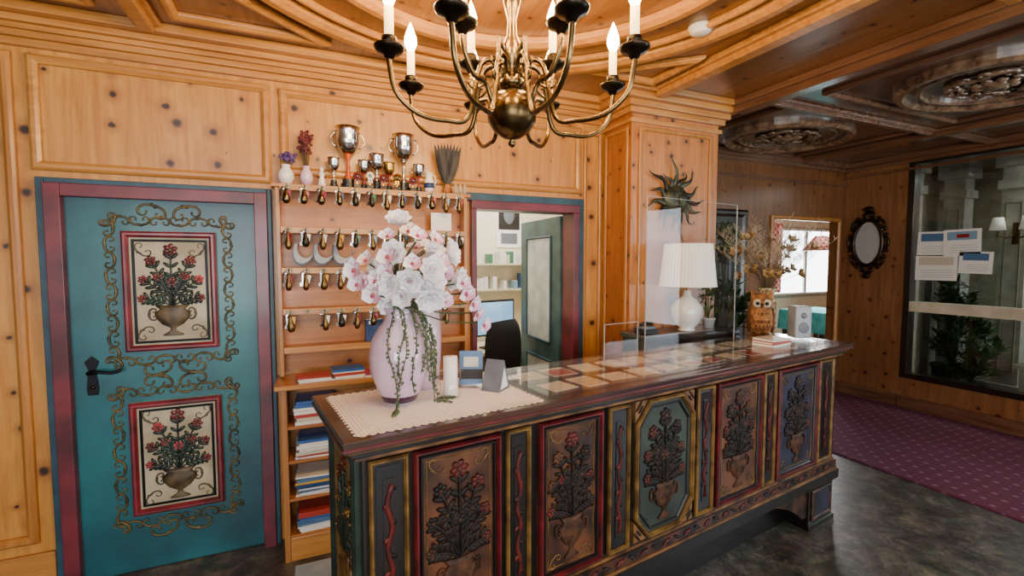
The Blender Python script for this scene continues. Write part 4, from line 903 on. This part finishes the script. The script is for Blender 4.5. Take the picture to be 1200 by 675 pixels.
# ---- dining room ----
b=B(); b.box(4.0,11.5,6.6,6.7,0,.9,'offw'); b.box(4.0,8.6,6.6,6.7,.9,ZC,'offw'); b.box(10.8,11.5,6.6,6.7,.9,ZC,'offw'); b.box(8.6,10.8,6.6,6.7,2.35,ZC,'offw'); b.box(11.5,11.6,3.8,6.7,0,ZC,'wallx'); b.box(3.9,4.0,3.8,6.7,0,ZC,'wallx')
b.box(6.2,11.5,3.7,3.8,0,ZC,'walld'); struct('wall_dining',b,'pale dining room wall')
b=B(); b.frame(8.6,10.8,.9,2.35,.08,6.6,6.56,'pil'); b.box(9.67,9.73,6.6,6.64,.98,2.27,'pil'); b.box(8.62,10.78,6.66,6.67,.92,2.33,'win'); struct('window_5',b,'bright dining room window')
b=B(); n=24; vs=[]
for j in range(n+1):
    t=j/n
    for z_ in (1.0,2.4): vs.append((8.5+.3*t,6.5+.025*math.sin(j*1.6),z_))
b.add(vs,[(2*j,2*j+2,2*j+3,2*j+1) for j in range(n)],'curt',True); thing('window_curtain','red checked curtain hanging at the bright window','curtain',b=b)
o=thing('pendant_lamp','hanging lamp with a red checked fabric shade above the table','lamp',(8.62,5.6,ZC))
b=B(); b.cyl(.006,-.72,0,'blackp',6); mk('cord',b,o); b=B(); b.lathe([(.30,-.98),(.10,-.72),(.001,-.72)],'curt',28); mk('lamp_shade',b,o)
o=thing('dining_table','dining table covered with a turquoise cloth','table',(8.5,5.5,0))
b=B(); b.box(-.5,.5,-.4,.4,.72,.75,'desk'); mk('table_top',b,o)
b=B(); b.box(-.51,.51,-.41,.41,.751,.757,'turq'); 
n=80;vs=[]
per=[(-.51+1.02*t/20,-.41) for t in range(20)]+[(.51,-.41+.82*t/20) for t in range(20)]+[(.51-1.02*t/20,.41) for t in range(20)]+[(-.51,.41-.82*t/20) for t in range(20)]
for i,(x,y) in enumerate(per):
    k_=1.03+.02*math.sin(i*1.3); vs+=[(x,y,.755),(x*k_,y*k_,.40)]
b.add(vs,[(2*i,2*i+1,2*((i+1)%n)+1,2*((i+1)%n)) for i in range(n)],'turq',True); mk('tablecloth',b,o)
for sx in(-1,1):
    for sy in(-1,1): b=B(); b.box(sx*.44-.03,sx*.44+.03,sy*.34-.03,sy*.34+.03,0,.72,'brownbody'); mk('leg',b,o)
o=thing('dining_chair','light brown wooden dining chair beside the turquoise table','chair',(7.2,5.75,0),-1.9)
b=B(); b.box(-.22,.22,-.22,.22,.43,.47,'desk'); mk('seat',b,o,bevel=.01)
b=B(); b.box(-.2,.2,.19,.22,.62,.95,'trimz'); mk('backrest',b,o,bevel=.01)
for sx in(-1,1):
    for sy in(-1,1): b=B(); b.box(sx*.19-.02,sx*.19+.02,sy*.19-.02,sy*.19+.02,0,.43 if sy<0 else .95,'trimz'); mk('leg',b,o)
# ---------------- lights ----------------
def area(name,loc,rot,sx,sy,e,col=(1,1,1)):
    l=bpy.data.lights.new(name,'AREA'); l.shape='RECTANGLE'; l.size=sx; l.size_y=sy; l.energy=e; l.color=col
    o=bpy.data.objects.new(name,l); COL.objects.link(o); o.location=loc; o.rotation_euler=rot; return o
for x,e in ((-1.3,165),(1.6,105),(4.5,35)): area('window_daylight',(x,-3.15,1.6),(pi/2,0,0),2.3,1.7,e,(.95,.98,1))
area('side_window_daylight',(6.05,-1.5,1.55),(0,pi/2,0),1.8,2.4,130,(.80,.90,1))
area('office_ceiling_light',(1.7,4.1,2.75),(0,0,0),.9,.9,60,(1,.97,.9))
area('vestibule_light',(7.3,1.0,2.75),(0,0,0),1.0,2.5,75,(.95,.98,1))
area('dining_window_light',(9.7,6.5,1.7),(-pi/2,0,0),2,1.3,180,(.9,.95,1))
area('dining_fill',(7.6,4.9,2.75),(0,0,0),1.2,.8,60,(1,.96,.9))  # fill light added to brighten the tablecloth; no ceiling fixture here
W=bpy.data.worlds.new('world'); S.world=W; W.use_nodes=True; bg=W.node_tree.nodes['Background']; bg.inputs[0].default_value=(.8,.9,1,1); bg.inputs[1].default_value=1.0
